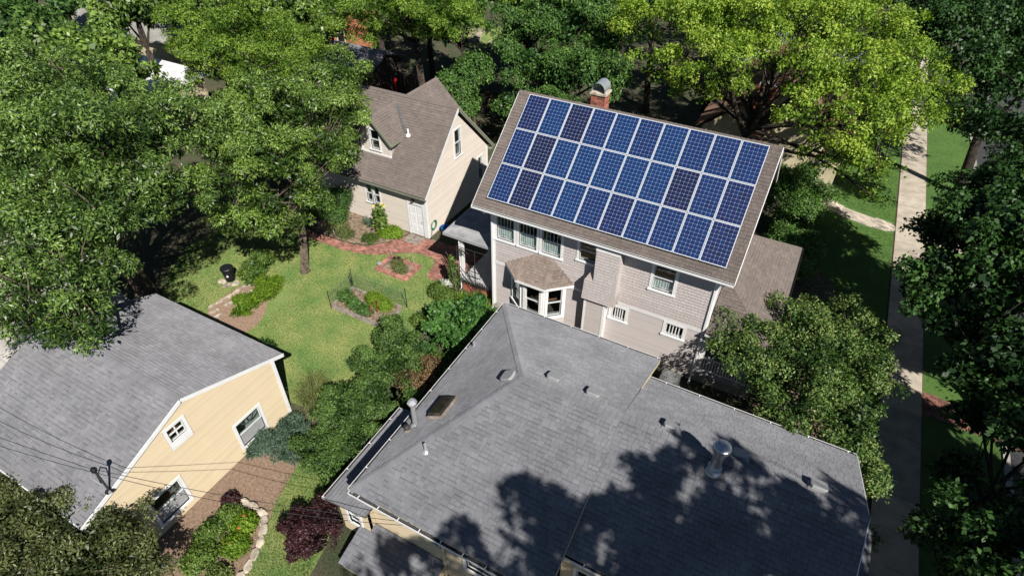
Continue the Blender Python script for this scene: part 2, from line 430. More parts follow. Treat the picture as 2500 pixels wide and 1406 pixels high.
def bands(u0, u1, v0, v1, holes):
    """split a strip by openings: yields the rectangles that stay"""
    cuts = sorted({v0, v1, *[h[2] for h in holes if v0 < h[2] < v1], *[h[3] for h in holes if v0 < h[3] < v1]})
    for a, b in zip(cuts[:-1], cuts[1:]):
        m = (a + b) / 2; spans = [(u0, u1)]
        for h in holes:
            if h[2] < m < h[3]:
                nx = []
                for s, e in spans:
                    if h[1] <= s or h[0] >= e: nx.append((s, e)); continue
                    if h[0] > s: nx.append((s, h[0]))
                    if h[1] < e: nx.append((h[1], e))
                spans = nx
        for s, e in spans:
            if e - s > 0.004: yield s, e, a, b

def wall(house, f, poly, holes=(), mat='house_wall', depth=0.12, name='wall'):
    """solid wall with real openings; poly convex in the frame f, holes as (u0, u1, v0, v1)"""
    mb = MB(); us = [p[0] for p in poly]; vs = [p[1] for p in poly]
    for s, e, a, b in bands(min(us), max(us), min(vs), max(vs), holes):
        r = clip([(s, a), (e, a), (e, b), (s, b)], poly)
        if len(r) < 3: continue
        top = [f.p(u, v, 0) for u, v in r]; bot = [f.p(u, v, -depth) for u, v in r]
        mb.poly(top); mb.poly(bot[::-1])
        for i in range(len(r)):
            j = (i + 1) % len(r); mb.poly([bot[i], bot[j], top[j], top[i]])
    return mb.build(name, mat, house)

def siding(w, f, poly, holes, v0, v1, course, mat, house, name='clapboard', single=True, tabs=None, seed=3, proud=0.018):
    """lapped boards (or shingle tabs) on a wall; w is the wall part they belong to"""
    rng = random.Random(seed); us = [p[0] for p in poly]; mbs = MB(); v = v0
    while v < v1 - 0.01:
        t = rng.uniform(0.93, 1.03); mb = MB(); ve = min(v + course, v1)
        for s, e, a, b in bands(min(us), max(us), v, ve, holes):
            cells = [(s, e)]
            if tabs:
                cells = []; u = s - rng.random() * tabs[1]
                while u < e:
                    x = u + rng.uniform(*tabs); cells.append((max(u, s), min(x - 0.006, e))); u = x
            for s2, e2 in cells:
                if e2 - s2 < 0.01: continue
                r = clip([(s2, a), (e2, a), (e2, b), (s2, b)], poly)
                if len(r) < 3: continue
                dv = rng.uniform(0, 0.012) if tabs else 0.0
                tt = t * (rng.uniform(0.95, 1.03) if tabs else 1)
                top = [f.p(q, z - (dv if z < a + 1e-6 and a == v else 0), 0.004 + proud * (1 - (z - v) / course)) for q, z in r]
                bot = [f.p(q, z - (dv if z < a + 1e-6 and a == v else 0), -0.001) for q, z in r]
                mm = mbs if (tabs or not single) else MB()
                mm.poly(top, tt)
                for i in range(len(r)):
                    j = (i + 1) % len(r); mm.poly([bot[i], bot[j], top[j], top[i]], tt)
                if mm is not mbs: mm.build(name, mat, w)
        v += course
    if mbs.f: mbs.build(name + 's', mat, w, kind='stuff')

def window(house, f, u0, u1, v0, v1, case=0.10, frame='white_paint', sash=True, bars=0, curtain=None, grid=None, slider=False, lab=None, glass='glass', sill=True):
    """casing, sill, two sashes with their panes, bars in the upper one, a curtain behind"""
    mb = MB(); c = case
    f.box(mb, u0 - c, u0, v0 - 0.0, v1, -0.10, 0.045); f.box(mb, u1, u1 + c, v0, v1, -0.10, 0.045)
    f.box(mb, u0 - c, u1 + c, v1, v1 + c, -0.10, 0.050)
    if not sill: f.box(mb, u0 - c, u1 + c, v0 - c, v0, -0.10, 0.050)
    w = mb.build('window', frame, house, label=lab)
    if sill:
        mb = MB(); f.box(mb, u0 - c - 0.03, u1 + c + 0.03, v0 - 0.07, v0, -0.10, 0.085); f.box(mb, u0 - c, u1 + c, v0 - 0.07 - c * 0.7, v0 - 0.07, 0.0, 0.042)
        mb.build('sill', frame, w)
    s = 0.032
    def sash_(a0, a1, b0, b1, n, gname=glass):
        mb = MB(); f.box(mb, a0, a0 + s, b0, b1, n - 0.035, n); f.box(mb, a1 - s, a1, b0, b1, n - 0.035, n)
        f.box(mb, a0 + s, a1 - s, b0, b0 + s, n - 0.035, n); f.box(mb, a0 + s, a1 - s, b1 - s, b1, n - 0.035, n)
        mb.build('sash', frame, w)
        mb = MB(); f.box(mb, a0 + s, a1 - s, b0 + s, b1 - s, n - 0.022, n - 0.016); mb.build('pane', gname, w)
        return a0 + s, a1 - s, b0 + s, b1 - s
    m = (v0 + v1) / 2
    if slider or not sash:
        if grid:
            r = sash_(u0, u1, v0, v1, -0.03)
        else:
            mu = (u0 + u1) / 2; sash_(u0, mu + 0.02, v0, v1, -0.02); r = sash_(mu - 0.02, u1, v0, v1, -0.06)
    else:
        sash_(u0, u1, v0, m + 0.02, -0.06); r = sash_(u0, u1, m - 0.02, v1, -0.02)
    if bars:
        for k in range(1, bars + 1):
            mb = MB(); x = r[0] + (r[1] - r[0]) * k / (bars + 1)
            f.box(mb, x - 0.008, x + 0.008, r[2], r[3], -0.045, -0.012); mb.build('muntin', frame, w)
    if grid:
        for k in range(1, grid[0]):
            mb = MB(); x = r[0] + (r[1] - r[0]) * k / grid[0]; f.box(mb, x - 0.02, x + 0.02, r[2], r[3], -0.05, -0.015); mb.build('muntin', frame, w)
        for k in range(1, grid[1]):
            mb = MB(); y = r[2] + (r[3] - r[2]) * k / grid[1]; f.box(mb, r[0], r[1], y - 0.02, y + 0.02, -0.052, -0.017); mb.build('muntin', frame, w)
    if curtain:
        mb = MB(); lo, hi = curtain; n = 26; pts = []
        for k in range(n + 1):
            x = u0 + 0.03 + (u1 - u0 - 0.06) * k / n; d = -0.125 + 0.014 * math.sin(k * 1.7) + 0.006 * math.sin(k * 4.1)
            e = lo + 0.05 * abs(math.sin(k / n * math.pi * 2)) ** 2
            pts.append((x, d, e))
        for a, b in zip(pts[:-1], pts[1:]):
            mb.poly([f.p(a[0], a[2], a[1]), f.p(b[0], b[2], b[1]), f.p(b[0], hi, b[1]), f.p(a[0], hi, a[1])])
        mb.build('curtain', 'curtain', w, smooth=False)
    return w

def gutter(parent, p0, p1, out, mat='white_paint', w=0.09, h=0.07, straps=1.2, name='gutter'):
    """open channel along an eave; out points away from the wall"""
    p0 = Vector(p0); p1 = Vector(p1); o = Vector(out).normalized(); z = Vector((0, 0, 1)); mb = MB()
    mb.beam(p0 + o * w / 2 - z * h, p1 + o * w / 2 - z * h, w, 0.006)
    mb.beam(p0 + o * (w + 0.007) - z * h / 2, p1 + o * (w + 0.007) - z * h / 2, 0.012, h + 0.02)
    for e in (p0, p1): mb.beam(e + o * 0.012 - z * h / 2, e + o * (w - 0.002) - z * h / 2, 0.008, h - 0.008)
    g = mb.build(name, mat, parent)
    m = MB(); m.beam(p0 + o * 0.006 - z * h / 2, p1 + o * 0.006 - z * h / 2, 0.006, h - 0.012); m.beam(p0 + o * w / 2 - z * (h - .012), p1 + o * w / 2 - z * (h - .012), w - .016, 0.012); m.beam(p0 + o * (w - .002) - z * h * .5, p1 + o * (w - .002) - z * h * .5, .004, h * .8); m.build('trough', 'deck_dark', g)
    if straps:
        L = (p1 - p0).length; d = (p1 - p0).normalized(); k = straps * 0.5
        while k < L:
            m = MB(); q = p0 + d * k - z * 0.004; m.beam(q + o * 0.01, q + o * (w + 0.004), 0.03, 0.006); m.build('strap', mat, g); k += straps
    return g

def downspout(parent, x, y, z0, z1, mat='white_paint', out=(0, -1, 0), name='downspout'):
    o = Vector(out); mb = MB(); p = Vector((x, y, 0)) + o * 0.06
    mb.beam((p.x, p.y, z0 + 0.12), (p.x, p.y, z1), 0.08, 0.06, up=out)
    mb.beam((p.x, p.y, z0 + 0.14), (p.x + o.x * 0.3, p.y + o.y * 0.3, z0 + 0.05), 0.08, 0.06)
    return mb.build(name, mat, parent)

def z3(x, y, z): return Vector((x, y, z))

# ================================================================== SETTING: ground, lawns, paths
def sheet(name, poly, z, mat, thick=0.0):
    mb = MB(); mb.poly([(x, y, z) for x, y in poly]); return mb.build(name, mat, kind='structure')
def ccw(poly):
    a = sum(poly[i][0] * poly[(i + 1) % len(poly)][1] - poly[(i + 1) % len(poly)][0] * poly[i][1] for i in range(len(poly)))
    return poly if a > 0 else poly[::-1]
def smooth_poly(poly, it=2):
    for _ in range(it):
        q = []
        for i in range(len(poly)):
            a, b = poly[i], poly[(i + 1) % len(poly)]
            q += [(a[0] * .75 + b[0] * .25, a[1] * .75 + b[1] * .25), (a[0] * .25 + b[0] * .75, a[1] * .25 + b[1] * .75)]
        poly = q
    return poly

sheet('ground', [(-260, -120), (260, -120), (260, 320), (-260, 320)], -0.01, 'ground')
LAWN = smooth_poly(ccw([(-17.5, -0.5), (-13, 0.2), (-10.8, 0.15), (-9.4, 0.2), (-8.2, 0.5), (-7.1, 1.15), (-6.3, 1.75), (-5.4, 2.0), (-4.5, 1.8), (-4.3, 0.9), (-3.4, 0.0), (-2.6, -0.9), (-2.4, -2.2), (-2.7, -4.5), (-2.5, -6.6), (-3.0, -8.2), (-3.6, -9.5), (-12.0, -9.6), (-14.5, -8.0), (-17.5, -5.0)]), 1)
sheet('lawn', LAWN, 0.0, 'lawn')
LAWN_S = smooth_poly(ccw([(-2.3, -10.9), (-1.2, -11.0), (0.3, -12.0), (1.2, -13.5), (1.6, -17.5), (-0.5, -17.5), (-0.55, -15.6), (-0.95, -14.4), (-1.55, -13.6), (-1.95, -12.5)]), 2)
sheet('side_lawn', LAWN_S, 0.004, 'lawn')
FRONT = ccw([(10.5, 9.0), (12.6, 8.2), (13.0, 4.0), (17.2, -4.0), (17.2, 34), (11.5, 34), (11.0, 20.0)])
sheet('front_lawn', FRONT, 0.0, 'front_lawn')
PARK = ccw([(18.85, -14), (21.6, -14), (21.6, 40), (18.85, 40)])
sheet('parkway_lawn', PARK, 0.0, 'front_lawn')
sheet('driveway', ccw([(-60, -24), (-12.6, -24), (-12.6, -8.8), (-19, -8.0), (-60, -8)]), -0.004, 'concrete_grey')
st = sheet('street', ccw([(21.9, -40), (30, -40), (30, 120), (21.9, 120)]), -0.006, 'asphalt')
MB().box(21.62, 21.86, -40, 120, -0.05, 0.06).build('kerb', 'concrete_grey', kind='structure')
sheet('mulch_bed', smooth_poly(ccw([(-4.4, -10.4), (-3.0, -10.9), (-2.2, -10.8), (-1.85, -12.3), (-1.45, -13.5), (-0.85, -14.4), (-0.45, -15.6), (-0.4, -19.5), (-8, -19.5), (-4.4, -17.0)]), 1), 0.008, 'mulch')
sheet('mulch_bed', smooth_poly(ccw([(-12.4, -7.0), (-12.3, -4.6), (-11.5, -3.9), (-10.6, -4.1), (-10.1, -5.2), (-9.5, -5.9), (-9.2, -7.0), (-9.8, -8.0), (-11.2, -7.8)]), 1), 0.008, 'mulch')
sheet('flower_bed', smooth_poly(ccw([(-13.2, 0.75), (-11.2, 0.7), (-9.9, 0.75), (-8.9, 1.05), (-8.1, 1.7), (-7.6, 2.6), (-7.5, 3.3), (-13.2, 3.3)]), 1), 0.008, 'soil')
sheet('planting_bed', smooth_poly(ccw([(-3.6, 0.3), (-2.2, 0.9), (-0.1, 0.3), (2.2, -0.1), (2.2, -12.0), (0.6, -12.2), (-1.6, -11.2), (-2.6, -9.6), (-3.0, -8.0), (-2.4, -6.6), (-2.6, -4.5), (-2.3, -2.2), (-2.7, -0.8)]), 1), 0.004, 'ground')  # dark ground colour instead of soil, painted so the bed reads as shade
sheet('planting_bed', smooth_poly(ccw([(10.2, -0.6), (12.8, -0.8), (13.4, 3.8), (12.9, 8.3), (12.4, 12.5), (11.2, 14.5), (15.5, 9.0), (16.6, 3.0), (16.8, -9), (8.8, -3.6)]), 1), 0.004, 'soil')

def pavers(name, poly, z, mat, base, L=0.205, W=0.10, gap=0.012, ang=0.0, single=0, seed=5, h=0.012, bond=0.5, piece='brick'):
    """paving of single bricks laid in running bond inside a polygon, on a base sheet"""
    rng = random.Random(seed)
    b = sheet(name, poly, z, base)
    ca, sa = math.cos(ang), math.sin(ang)
    cx = sum(p[0] for p in poly) / len(poly); cy_ = sum(p[1] for p in poly) / len(poly)
    loc = [((x - cx) * ca + (y - cy_) * sa, -(x - cx) * sa + (y - cy_) * ca) for x, y in poly]
    u0, u1 = min(p[0] for p in loc), max(p[0] for p in loc); v0, v1 = min(p[1] for p in loc), max(p[1] for p in loc)
    items = []; r = 0; v = v0
    while v < v1:
        u = u0 - (L + gap) * (bond if r % 2 else 0)
        while u < u1:
            if inside(u + L / 2, v + W / 2, loc): items.append((u, v, rng.randrange(5), rng.uniform(-0.012, 0.012), rng.uniform(0, 0.004)))
            u += L + gap
        v += W + gap; r += 1
    def place(mb, u, v, t, a, dz):
        q = []
        for (x, y) in ((0, 0), (L, 0), (L, W), (0, W)):
            X = u + x; Y = v + y; q.append((cx + X * ca - Y * sa, cy_ + X * sa + Y * ca))
        mb.hexa([(x, y, z - 0.01) for x, y in q] + [(x, y, z + h + dz) for x, y in q], t)
    order = []
    for i, it in enumerate(items):
        X = cx + it[0] * ca - it[1] * sa; Y = cy_ + it[0] * sa + it[1] * ca
        d = seen((X, Y, 0)); order.append((d or 999, i))
    order.sort(); pick = {i for d, i in order[:single]} if single else set()
    rest = MB(); cache = {}
    for i, (u, v, t, a, dz) in enumerate(items):
        tn = (0.72, 0.88, 1.0, 1.1, 1.25)[t]
        if i in pick:
            if t not in cache:
                mb = MB(); q = [(x * ca - y * sa, x * sa + y * ca) for x, y in ((0, 0), (L, 0), (L, W), (0, W))]
                mb.hexa([(x, y, -0.01) for x, y in q] + [(x, y, h) for x, y in q], tn); cache[t] = mb.mesh(piece, mat)
            o = bpy.data.objects.new(piece, cache[t]); link(o, b); o.location = (cx + u * ca - v * sa, cy_ + u * sa + v * ca, z + dz)
        else: place(rest, u, v, tn, a, dz)
    if rest.f: rest.build(piece + 's', mat, b, kind='stuff')
    return b

PATH = smooth_poly(ccw([(-14.5, -0.4), (-12.5, -0.05), (-10.8, 0.0), (-9.5, 0.05), (-8.2, 0.37), (-7.2, 1.0), (-6.4, 1.6), (-5.5, 1.9), (-4.65, 1.75), (-4.45, 0.95), (-4.3, 0.3), (-3.6, 0.2), (-3.35, 1.1), (-2.0, 1.2), (-1.9, 3.25), (-7.3, 3.2), (-7.6, 2.4), (-8.2, 1.4), (-8.8, 0.95), (-9.7, 0.65), (-11.4, 0.6), (-13, 0.55), (-14.5, 0.4)]), 1)
pavers('brick_path', PATH, 0.012, 'brick_path', 'sand_joint', single=300)
pavers('brick_walk', ccw([(18.9, 2.75), (21.6, 2.6), (23.6, 2.3), (23.6, 3.5), (21.6, 3.75), (18.9, 4.1), (17.6, 3.6), (17.6, 3.0)]), 0.012, 'brick_path', 'sand_joint', seed=8)
FW = smooth_poly(ccw([(10.6, 19.6), (12.2, 18.4), (14.0, 17.4), (15.6, 16.9), (17.25, 16.75), (17.25, 17.9), (15.8, 18.0), (14.4, 18.4), (12.8, 19.5), (11.2, 21.0)]), 1)
pavers('front_walk', FW, 0.010, 'concrete', 'mortar', L=0.30, W=0.15, gap=0.01, ang=R(-15), seed=9, h=0.010, piece='paver')
pavers('front_walk', ccw([(18.9, 16.6), (21.6, 16.4), (21.6, 17.5), (18.9, 17.7)]), 0.010, 'concrete', 'mortar', L=0.30, W=0.15, gap=0.01, seed=10, h=0.010, piece='paver')
# sidewalk: separate concrete slabs
sw = sheet('sidewalk', ccw([(17.25, -20), (18.85, -20), (18.85, 60), (17.25, 60)]), 0.002, 'sand_joint')
rs = random.Random(4)
for k in range(44):
    y = -8 + k * 1.5; mb = MB(); e = rs.uniform(-0.006, 0.006)
    mb.hexa([(17.29, y + .008, -.02), (18.81, y + .008, -.02), (18.81, y + 1.492, -.02), (17.29, y + 1.492, -.02), (17.29, y + .008, .03 + e), (18.81, y + .008, .03 - e), (18.81, y + 1.492, .03 - e), (17.29, y + 1.492, .03 + e)], rs.uniform(0.85, 1.1))
    mb.build('slab', 'concrete', sw)
mt = MB(); mt.box(-7.35, -6.35, 2.35, 3.12, 0.0, 0.05); mt.build('door_step', 'timber_grey', label='flat grey landing slab before the white cottage door', cat='step')
# ================================================================== MAIN HOUSE (solar roof)
H = thing('main_house', 'two-storey taupe shingled house with bay window under the solar panel roof', 'house', (0, 0, 0))
PT = 0.684; cP, sP = math.cos(PT), math.sin(PT)
EY, EZ, RY, RZ = -0.557, 6.02, 3.76, 9.54
XL, XR = -0.70, 10.46; BY = 2 * RY - EY
roof = Roof(H, 'shingle_brown', single=0, seed=11)
fF = roof.plane([(XL, EY, EZ), (XR, EY, EZ), (XR, RY, RZ), (XL, RY, RZ)])
fB = roof.plane([(XR, BY, EZ), (XL, BY, EZ), (XL, RY, RZ), (XR, RY, RZ)])
roof.cap((XL, RY, RZ), (XR, RY, RZ), fB.N, fF.N)
# east porch roof (hip)
PX, PZ, UZ = 12.5, 3.05, 4.30
PYS, PYN = -0.25, 7.75
roof.plane([(PX, PYS, PZ), (PX, PYN, PZ), (9.95, PYN - 2.4, UZ), (9.95, PYS + 2.4, UZ)])
roof.plane([(9.95, PYS, PZ), (PX, PYS, PZ), (9.95, PYS + 2.4, UZ)])
roof.plane([(PX, PYN, PZ), (9.95, PYN, PZ), (9.95, PYN - 2.4, UZ)])
RO = roof.done()
# main walls
fS = Fr((0, 0, 0), (1, 0, 0), (0, 0, 1)); W = 9.9
gx0 = 0.0
trio = [(0.20, 1.07), (1.32, 2.19), (2.44, 3.34)]
holesS = [(a, b, 4.22, 5.55) for a, b in trio] + [(4.18, 4.92, 4.50, 5.50), (7.42, 8.28, 4.20, 5.42), (5.95, 6.55, 1.95, 2.62), (8.34, 9.06, 2.08, 2.70)]
bayhole = (0.95, 3.75, 0.5, 2.9)
polyS = [(0, 0), (W, 0), (W, 5.9), (0, 5.9)]
wS = wall(H, fS, polyS, holesS + [bayhole])
case = [(a - .10, b + .10, c - .14, d + .10) for a, b, c, d in holesS]
case[0] = (0.10, 3.44, 4.08, 5.65); case = [case[0]] + case[3:]
siding(wS, fS, polyS, case + [bayhole, (4.72, 5.74, 0, 2.95)], 0.35, 2.78, 0.095, 'house_siding', H, single=False, proud=0.03)
siding(wS, fS, polyS, case + [(5.10, 6.10, 2.95, 5.8), (4.70, 6.12, 2.9, 3.9)], 2.93, 5.85, 0.145, 'house_shingle', H, name='wall_shingle', tabs=(0.12, 0.24), single=False, proud=0.030)
# other walls: west and east gables, north
fW = Fr((0, 7.5, 0), (0, -1, 0), (0, 0, 1)); fE = Fr((W, 0, 0), (0, 1, 0), (0, 0, 1)); fN = Fr((W, 7.5, 0), (-1, 0, 0), (0, 0, 1))
gab = [(0.002, 0), (7.498, 0), (7.498, 5.9), (3.76, 9.3), (0.002, 5.9)]
wW = wall(H, fW, gab); siding(wW, fW, gab, [], 0.35, 9.2, 0.15, 'house_shingle', H, name='wall_shingle', tabs=(0.4, 0.6), single=False)
wE = wall(H, fE, gab); siding(wE, fE, gab, [], 0.35, 9.2, 0.15, 'house_shingle', H, name='wall_shingle', tabs=(0.4, 0.6), single=False)
wall(H, fN, [(0.13, 0), (W - 0.13, 0), (W - 0.13, 5.9), (0.13, 5.9)])
# trims
def board(house, f, a, b, c, d, n1, name='corner_board', mat='white_paint'):
    m = MB(); f.box(m, a, b, c, d, 0.0, n1); return m.build(name, mat, house)
board(H, fS, -0.03, 0.12, 0.3, 5.86, .05); board(H, fS, W - 0.12, W + 0.03, 0.3, 5.86, .05); board(H, fW, 7.38, 7.5, 0.3, 5.8, .048); board(H, fE, 0.0, 0.12, 0.3, 5.8, .048)
board(H, fS, 0.125, 4.62, 2.78, 2.93, .045, 'belt_board', 'white_frame'); board(H, fS, 6.14, W - 0.125, 2.78, 2.93, .045, 'belt_board', 'white_frame')
fd = MB(); fd.box(0.01, W - 0.01, -0.025, -0.001, 0, 0.34); fd.build('foundation', 'foundation', H)
tr = MB(); fS.box(tr, 0.1, W - .1, 5.66, 5.84, 0.0, 0.043); tr.build('frieze_board', 'white_paint', H)
# soffit, fascia, gutter
tr = MB(); tr.box(XL + .02, XR - .02, EY + 0.03, 0.0, 5.86, 5.885); tr.build('soffit', 'white_frame', H)
tr = MB(); tr.box(XL, XR, EY - 0.005, EY + 0.03, 5.82, 5.985); tr.build('fascia', 'white_paint', H)
gutter(H, (XL, EY - 0.008, 5.99), (XR, EY - 0.008, 5.99), (0, -1, 0), straps=0)
for x in (XL, XR):
    tr = MB(); s = 1 if x > 5 else -1
    tr.beam((x + s * .014, EY, EZ - .10), (x + s * .014, RY, RZ - .10), 0.025, 0.17, up=(0, -sP, cP)); tr.beam((x + s * .014, BY, EZ - .10), (x + s * .014, RY, RZ - .10), 0.025, 0.17, up=(0, sP, cP))
    tr.build('rake_board', 'white_frame', H)
downspout(H, 0.0, -0.03, 0, 5.8); downspout(H, W - 0.05, 0.0, 0, 5.6)
for x in (-0.22, W + 0.16):
    mb = MB(); mb.lathe((x, -0.32, 5.70), [(0.02, -.11), (.10, -.08), (.11, 0), (.07, .08), (.04, .16)], 10); mb.build('floodlight', 'white_paint', H)
# windows
for i, (a, b) in enumerate(trio):
    window(H, fS, a, b, 4.22, 5.55, bars=4, curtain=(4.24, 4.90), case=0.115)
window(H, fS, 4.18, 4.92, 4.50, 5.50)
window(H, fS, 7.42, 8.28, 4.20, 5.42, curtain=(4.22, 4.85), case=0.12)
window(H, fS, 5.95, 6.55, 1.95, 2.62, sash=False, grid=(5, 1), case=0.14)
window(H, fS, 8.34, 9.06, 2.08, 2.70, sash=False, grid=(5, 1), case=0.13)
# bay window
bp = [(0.95, 0.0), (1.85, -0.68), (2.95, -0.70), (3.75, 0.0)]
for k in range(3):
    (ax, ay), (bx, by) = bp[k], bp[k + 1]
    fb = Fr((ax, ay, 0), (bx - ax, by - ay, 0), (0, 0, 1)); L = math.hypot(bx - ax, by - ay)
    ho = (0.20, L - 0.20, 1.15, 2.72)
    wl = wall(H, fb, [(0, 0.0), (L, 0.0), (L, 2.98), (0, 2.98)], [ho], depth=0.08, mat='white_paint', name='bay_wall')
    siding(wl, fb, [(0.02, 0), (L - .02, 0), (L - .02, 2.9), (0.02, 2.9)], [], 0.1, 0.98, 0.095, 'house_siding', H, single=False)
    window(H, fb, *ho, case=0.12, curtain=None)
    mb = MB(); fb.box(mb, 0.3, L - 0.3, 1.78, 1.84, -0.42, -0.36); mb.build('shelf', 'terracotta', H)
bayr = Roof(H, 'shingle_bay', course=0.125, widths=(0.12, 0.17, 0.22), single=170, seed=14, name='bay_roof', lo=0.78, hi=1.14)
A_, B_, C_, D_ = (0.62, 0, 3.05), (1.62, -0.93, 3.05), (3.07, -0.95, 3.05), (4.12, 0, 3.05)
T1_, T2_ = (2.18, 0, 4.04), (3.08, 0, 4.02)
f1 = bayr.plane([A_, B_, T1_], slab=.07); f2 = bayr.plane([B_, C_, T2_, T1_], slab=.07); f3 = bayr.plane([C_, D_, T2_], slab=.07)
bayr.cap(B_, T1_, f1.N, f2.N, w=.10, step=.15); bayr.cap(C_, T2_, f2.N, f3.N, w=.10, step=.15)
bayr.done()
mb = MB()
for p, q in ((A_, B_), (B_, C_), (C_, D_)):
    mb.beam(z3(*p) - z3(0, 0, .09), z3(*q) - z3(0, 0, .09), 0.03, 0.12)
mb.build('bay_fascia', 'white_paint', H)
mb = MB(); mb.poly([(0.95, -.01, 2.965), (1.80, -.70, 2.965), (3.0, -.73, 2.965), (3.8, -.01, 2.965)][::-1]); mb.build('bay_soffit', 'white_frame', H)
mb = MB(); mb.poly([(1.0, 0.0, .9), (1.88, -.64, .9), (2.92, -.66, .9), (3.7, 0, .9), (3.7, .9, .9), (1.0, .9, .9)]); mb.build('bay_seat', 'interior', H)
# projecting chimney chase
def facet(mb, f, poly, course, tabs, rng, mat=None):
    vs = [p[1] for p in poly]; us = [p[0] for p in poly]; v = min(vs)
    while v < max(vs) - .005:
        u = min(us) - rng.random() * tabs[1]
        while u < max(us):
            x = u + rng.uniform(*tabs); dv = rng.uniform(0, .014)
            r = clip([(u, v - dv), (x - .006, v - dv), (x - .006, v + course), (u, v + course)], poly)
            if len(r) > 2 and area(r) > 1e-4:
                t = rng.uniform(.94, 1.05)
                top = [f.p(a, b, .004 + .024 * (1 - (b - v) / course)) for a, b in r]; bot = [f.p(a, b, -.001) for a, b in r]
                mb.poly(top, t)
                for i in range(len(r)): j = (i + 1) % len(r); mb.poly([bot[i], bot[j], top[j], top[i]], t)
            u = x
        v += course
CH = MB()
def prism(mb, pts, y0, y1):
    a = [(x, y0, z) for x, z in pts]; b = [(x, y1, z) for x, z in pts]
    mb.poly(a); mb.poly(b[::-1])
    for i in range(len(pts)): j = (i + 1) % len(pts); mb.poly([b[i], b[j], a[j], a[i]])
prism(CH, [(5.10, 3.98), (6.10, 3.98), (6.10, 5.72), (5.10, 5.72)], -0.5, 0.0)
prism(CH, [(4.66, 2.95), (6.14, 2.95), (6.10, 3.98), (4.72, 3.98)], -0.5, 0.0)
CH.poly([(4.72, -.5, 3.98), (5.10, -.5, 3.98), (5.10, -.04, 4.72)]); CH.poly([(4.72, 0, 3.98), (4.72, -.5, 3.98), (5.10, -.04, 4.72)])
cw = CH.build('chimney_chase', 'house_wall', H)
rg = random.Random(5); fc = Fr((0, -0.5, 0), (1, 0, 0), (0, 0, 1)); fr_ = Fr((6.10, -0.5, 0), (0, 1, 0), (0, 0, 1)); mb = MB()
facet(mb, fc, [(5.10, 3.98), (6.10, 3.98), (6.10, 5.6), (5.10, 5.6)], 0.145, (.12, .24), rg); facet(mb, fc, [(4.65, 2.93), (6.16, 2.93), (6.11, 3.98), (4.71, 3.98)], 0.145, (.12, .24), rg)
facet(mb, fr_, [(0, 2.95), (.5, 2.95), (.5, 5.6), (0, 5.6)], 0.145, (.12, .24), rg)
mb.build('wall_shingles', 'house_shingle', cw, kind='stuff')
mb = MB(); fc.box(mb, 5.08, 6.12, 5.6, 5.74, 0, .03); mb.build('chase_trim', 'white_paint', cw)
LC = MB(); LC.box(4.74, 5.72, -0.36, 0.0, 0.0, 2.93); lc = LC.build('chase_base', 'house_wall', H)
fl = Fr((0, -0.36, 0), (1, 0, 0), (0, 0, 1)); siding(lc, fl, [(4.84, 0.3), (5.62, .3), (5.62, 2.80), (4.84, 2.80)], [], 0.3, 2.80, 0.095, 'house_siding', H, single=False)
mb = MB(); fl.box(mb, 4.74, 4.84, 0.2, 2.90, 0, .03); fl.box(mb, 5.62, 5.73, .2, 2.90, 0, .03); fl.box(mb, 4.84, 5.62, 2.80, 2.90, 0, .03); mb.box(5.72, 5.735, -.36, 0, .2, 2.9); mb.build('corner_board', 'white_paint', lc)
# brick chimney with metal cowl
cx, cyy = 2.78, 4.52
mb = MB(); mb.box(cx - .30, cx + .30, cyy - .30, cyy + .30, 7.8, 9.84); chm = mb.build('chimney', 'mortar', RO)
mb = MB(); rg = random.Random(2); z = 8.3; k = 0
while z < 9.8:
    for side in range(4):
        u = -.31 - (.11 if k % 2 else 0)
        while u < .31:
            a, b = max(u, -.31), min(u + .20, .31)
            if b - a > .03:
                t = rg.choice((.7, .9, 1, 1.15, 1.35)); o = .308
                if side == 0: mb.box(cx + a, cx + b, cyy - o, cyy - .29, z, z + .062, t)
                elif side == 1: mb.box(cx + .29, cx + o, cyy + a, cyy + b, z, z + .062, t)
                elif side == 2: mb.box(cx + a, cx + b, cyy + .29, cyy + o, z, z + .062, t)
                else: mb.box(cx - o, cx - .29, cyy + a, cyy + b, z, z + .062, t)
            u += .212
    z += .075; k += 1
mb.build('bricks', 'brick_red', chm, kind='stuff')
mb = MB(); mb.box(cx - .36, cx + .36, cyy - .36, cyy + .36, 9.84, 9.93); mb.build('chimney_cap', 'stone', chm)
mb = MB(); n = 10; ring = [(cx + .30 * math.cos(math.pi * k / n), 10.02 + .34 * math.sin(math.pi * k / n)) for k in range(n + 1)]
for (xa, za), (xb, zb) in zip(ring[:-1], ring[1:]): mb.poly([(xa, cyy - .36, za), (xa, cyy + .36, za), (xb, cyy + .36, zb), (xb, cyy - .36, zb)][::-1])
for s in (-1, 1):
    for q in (-.3, .3): mb.beam((cx + s * .29, cyy + q, 9.93), (cx + s * .29, cyy + q, 10.04), .03, .03)
mb.build('cowl', 'bright_metal', chm)
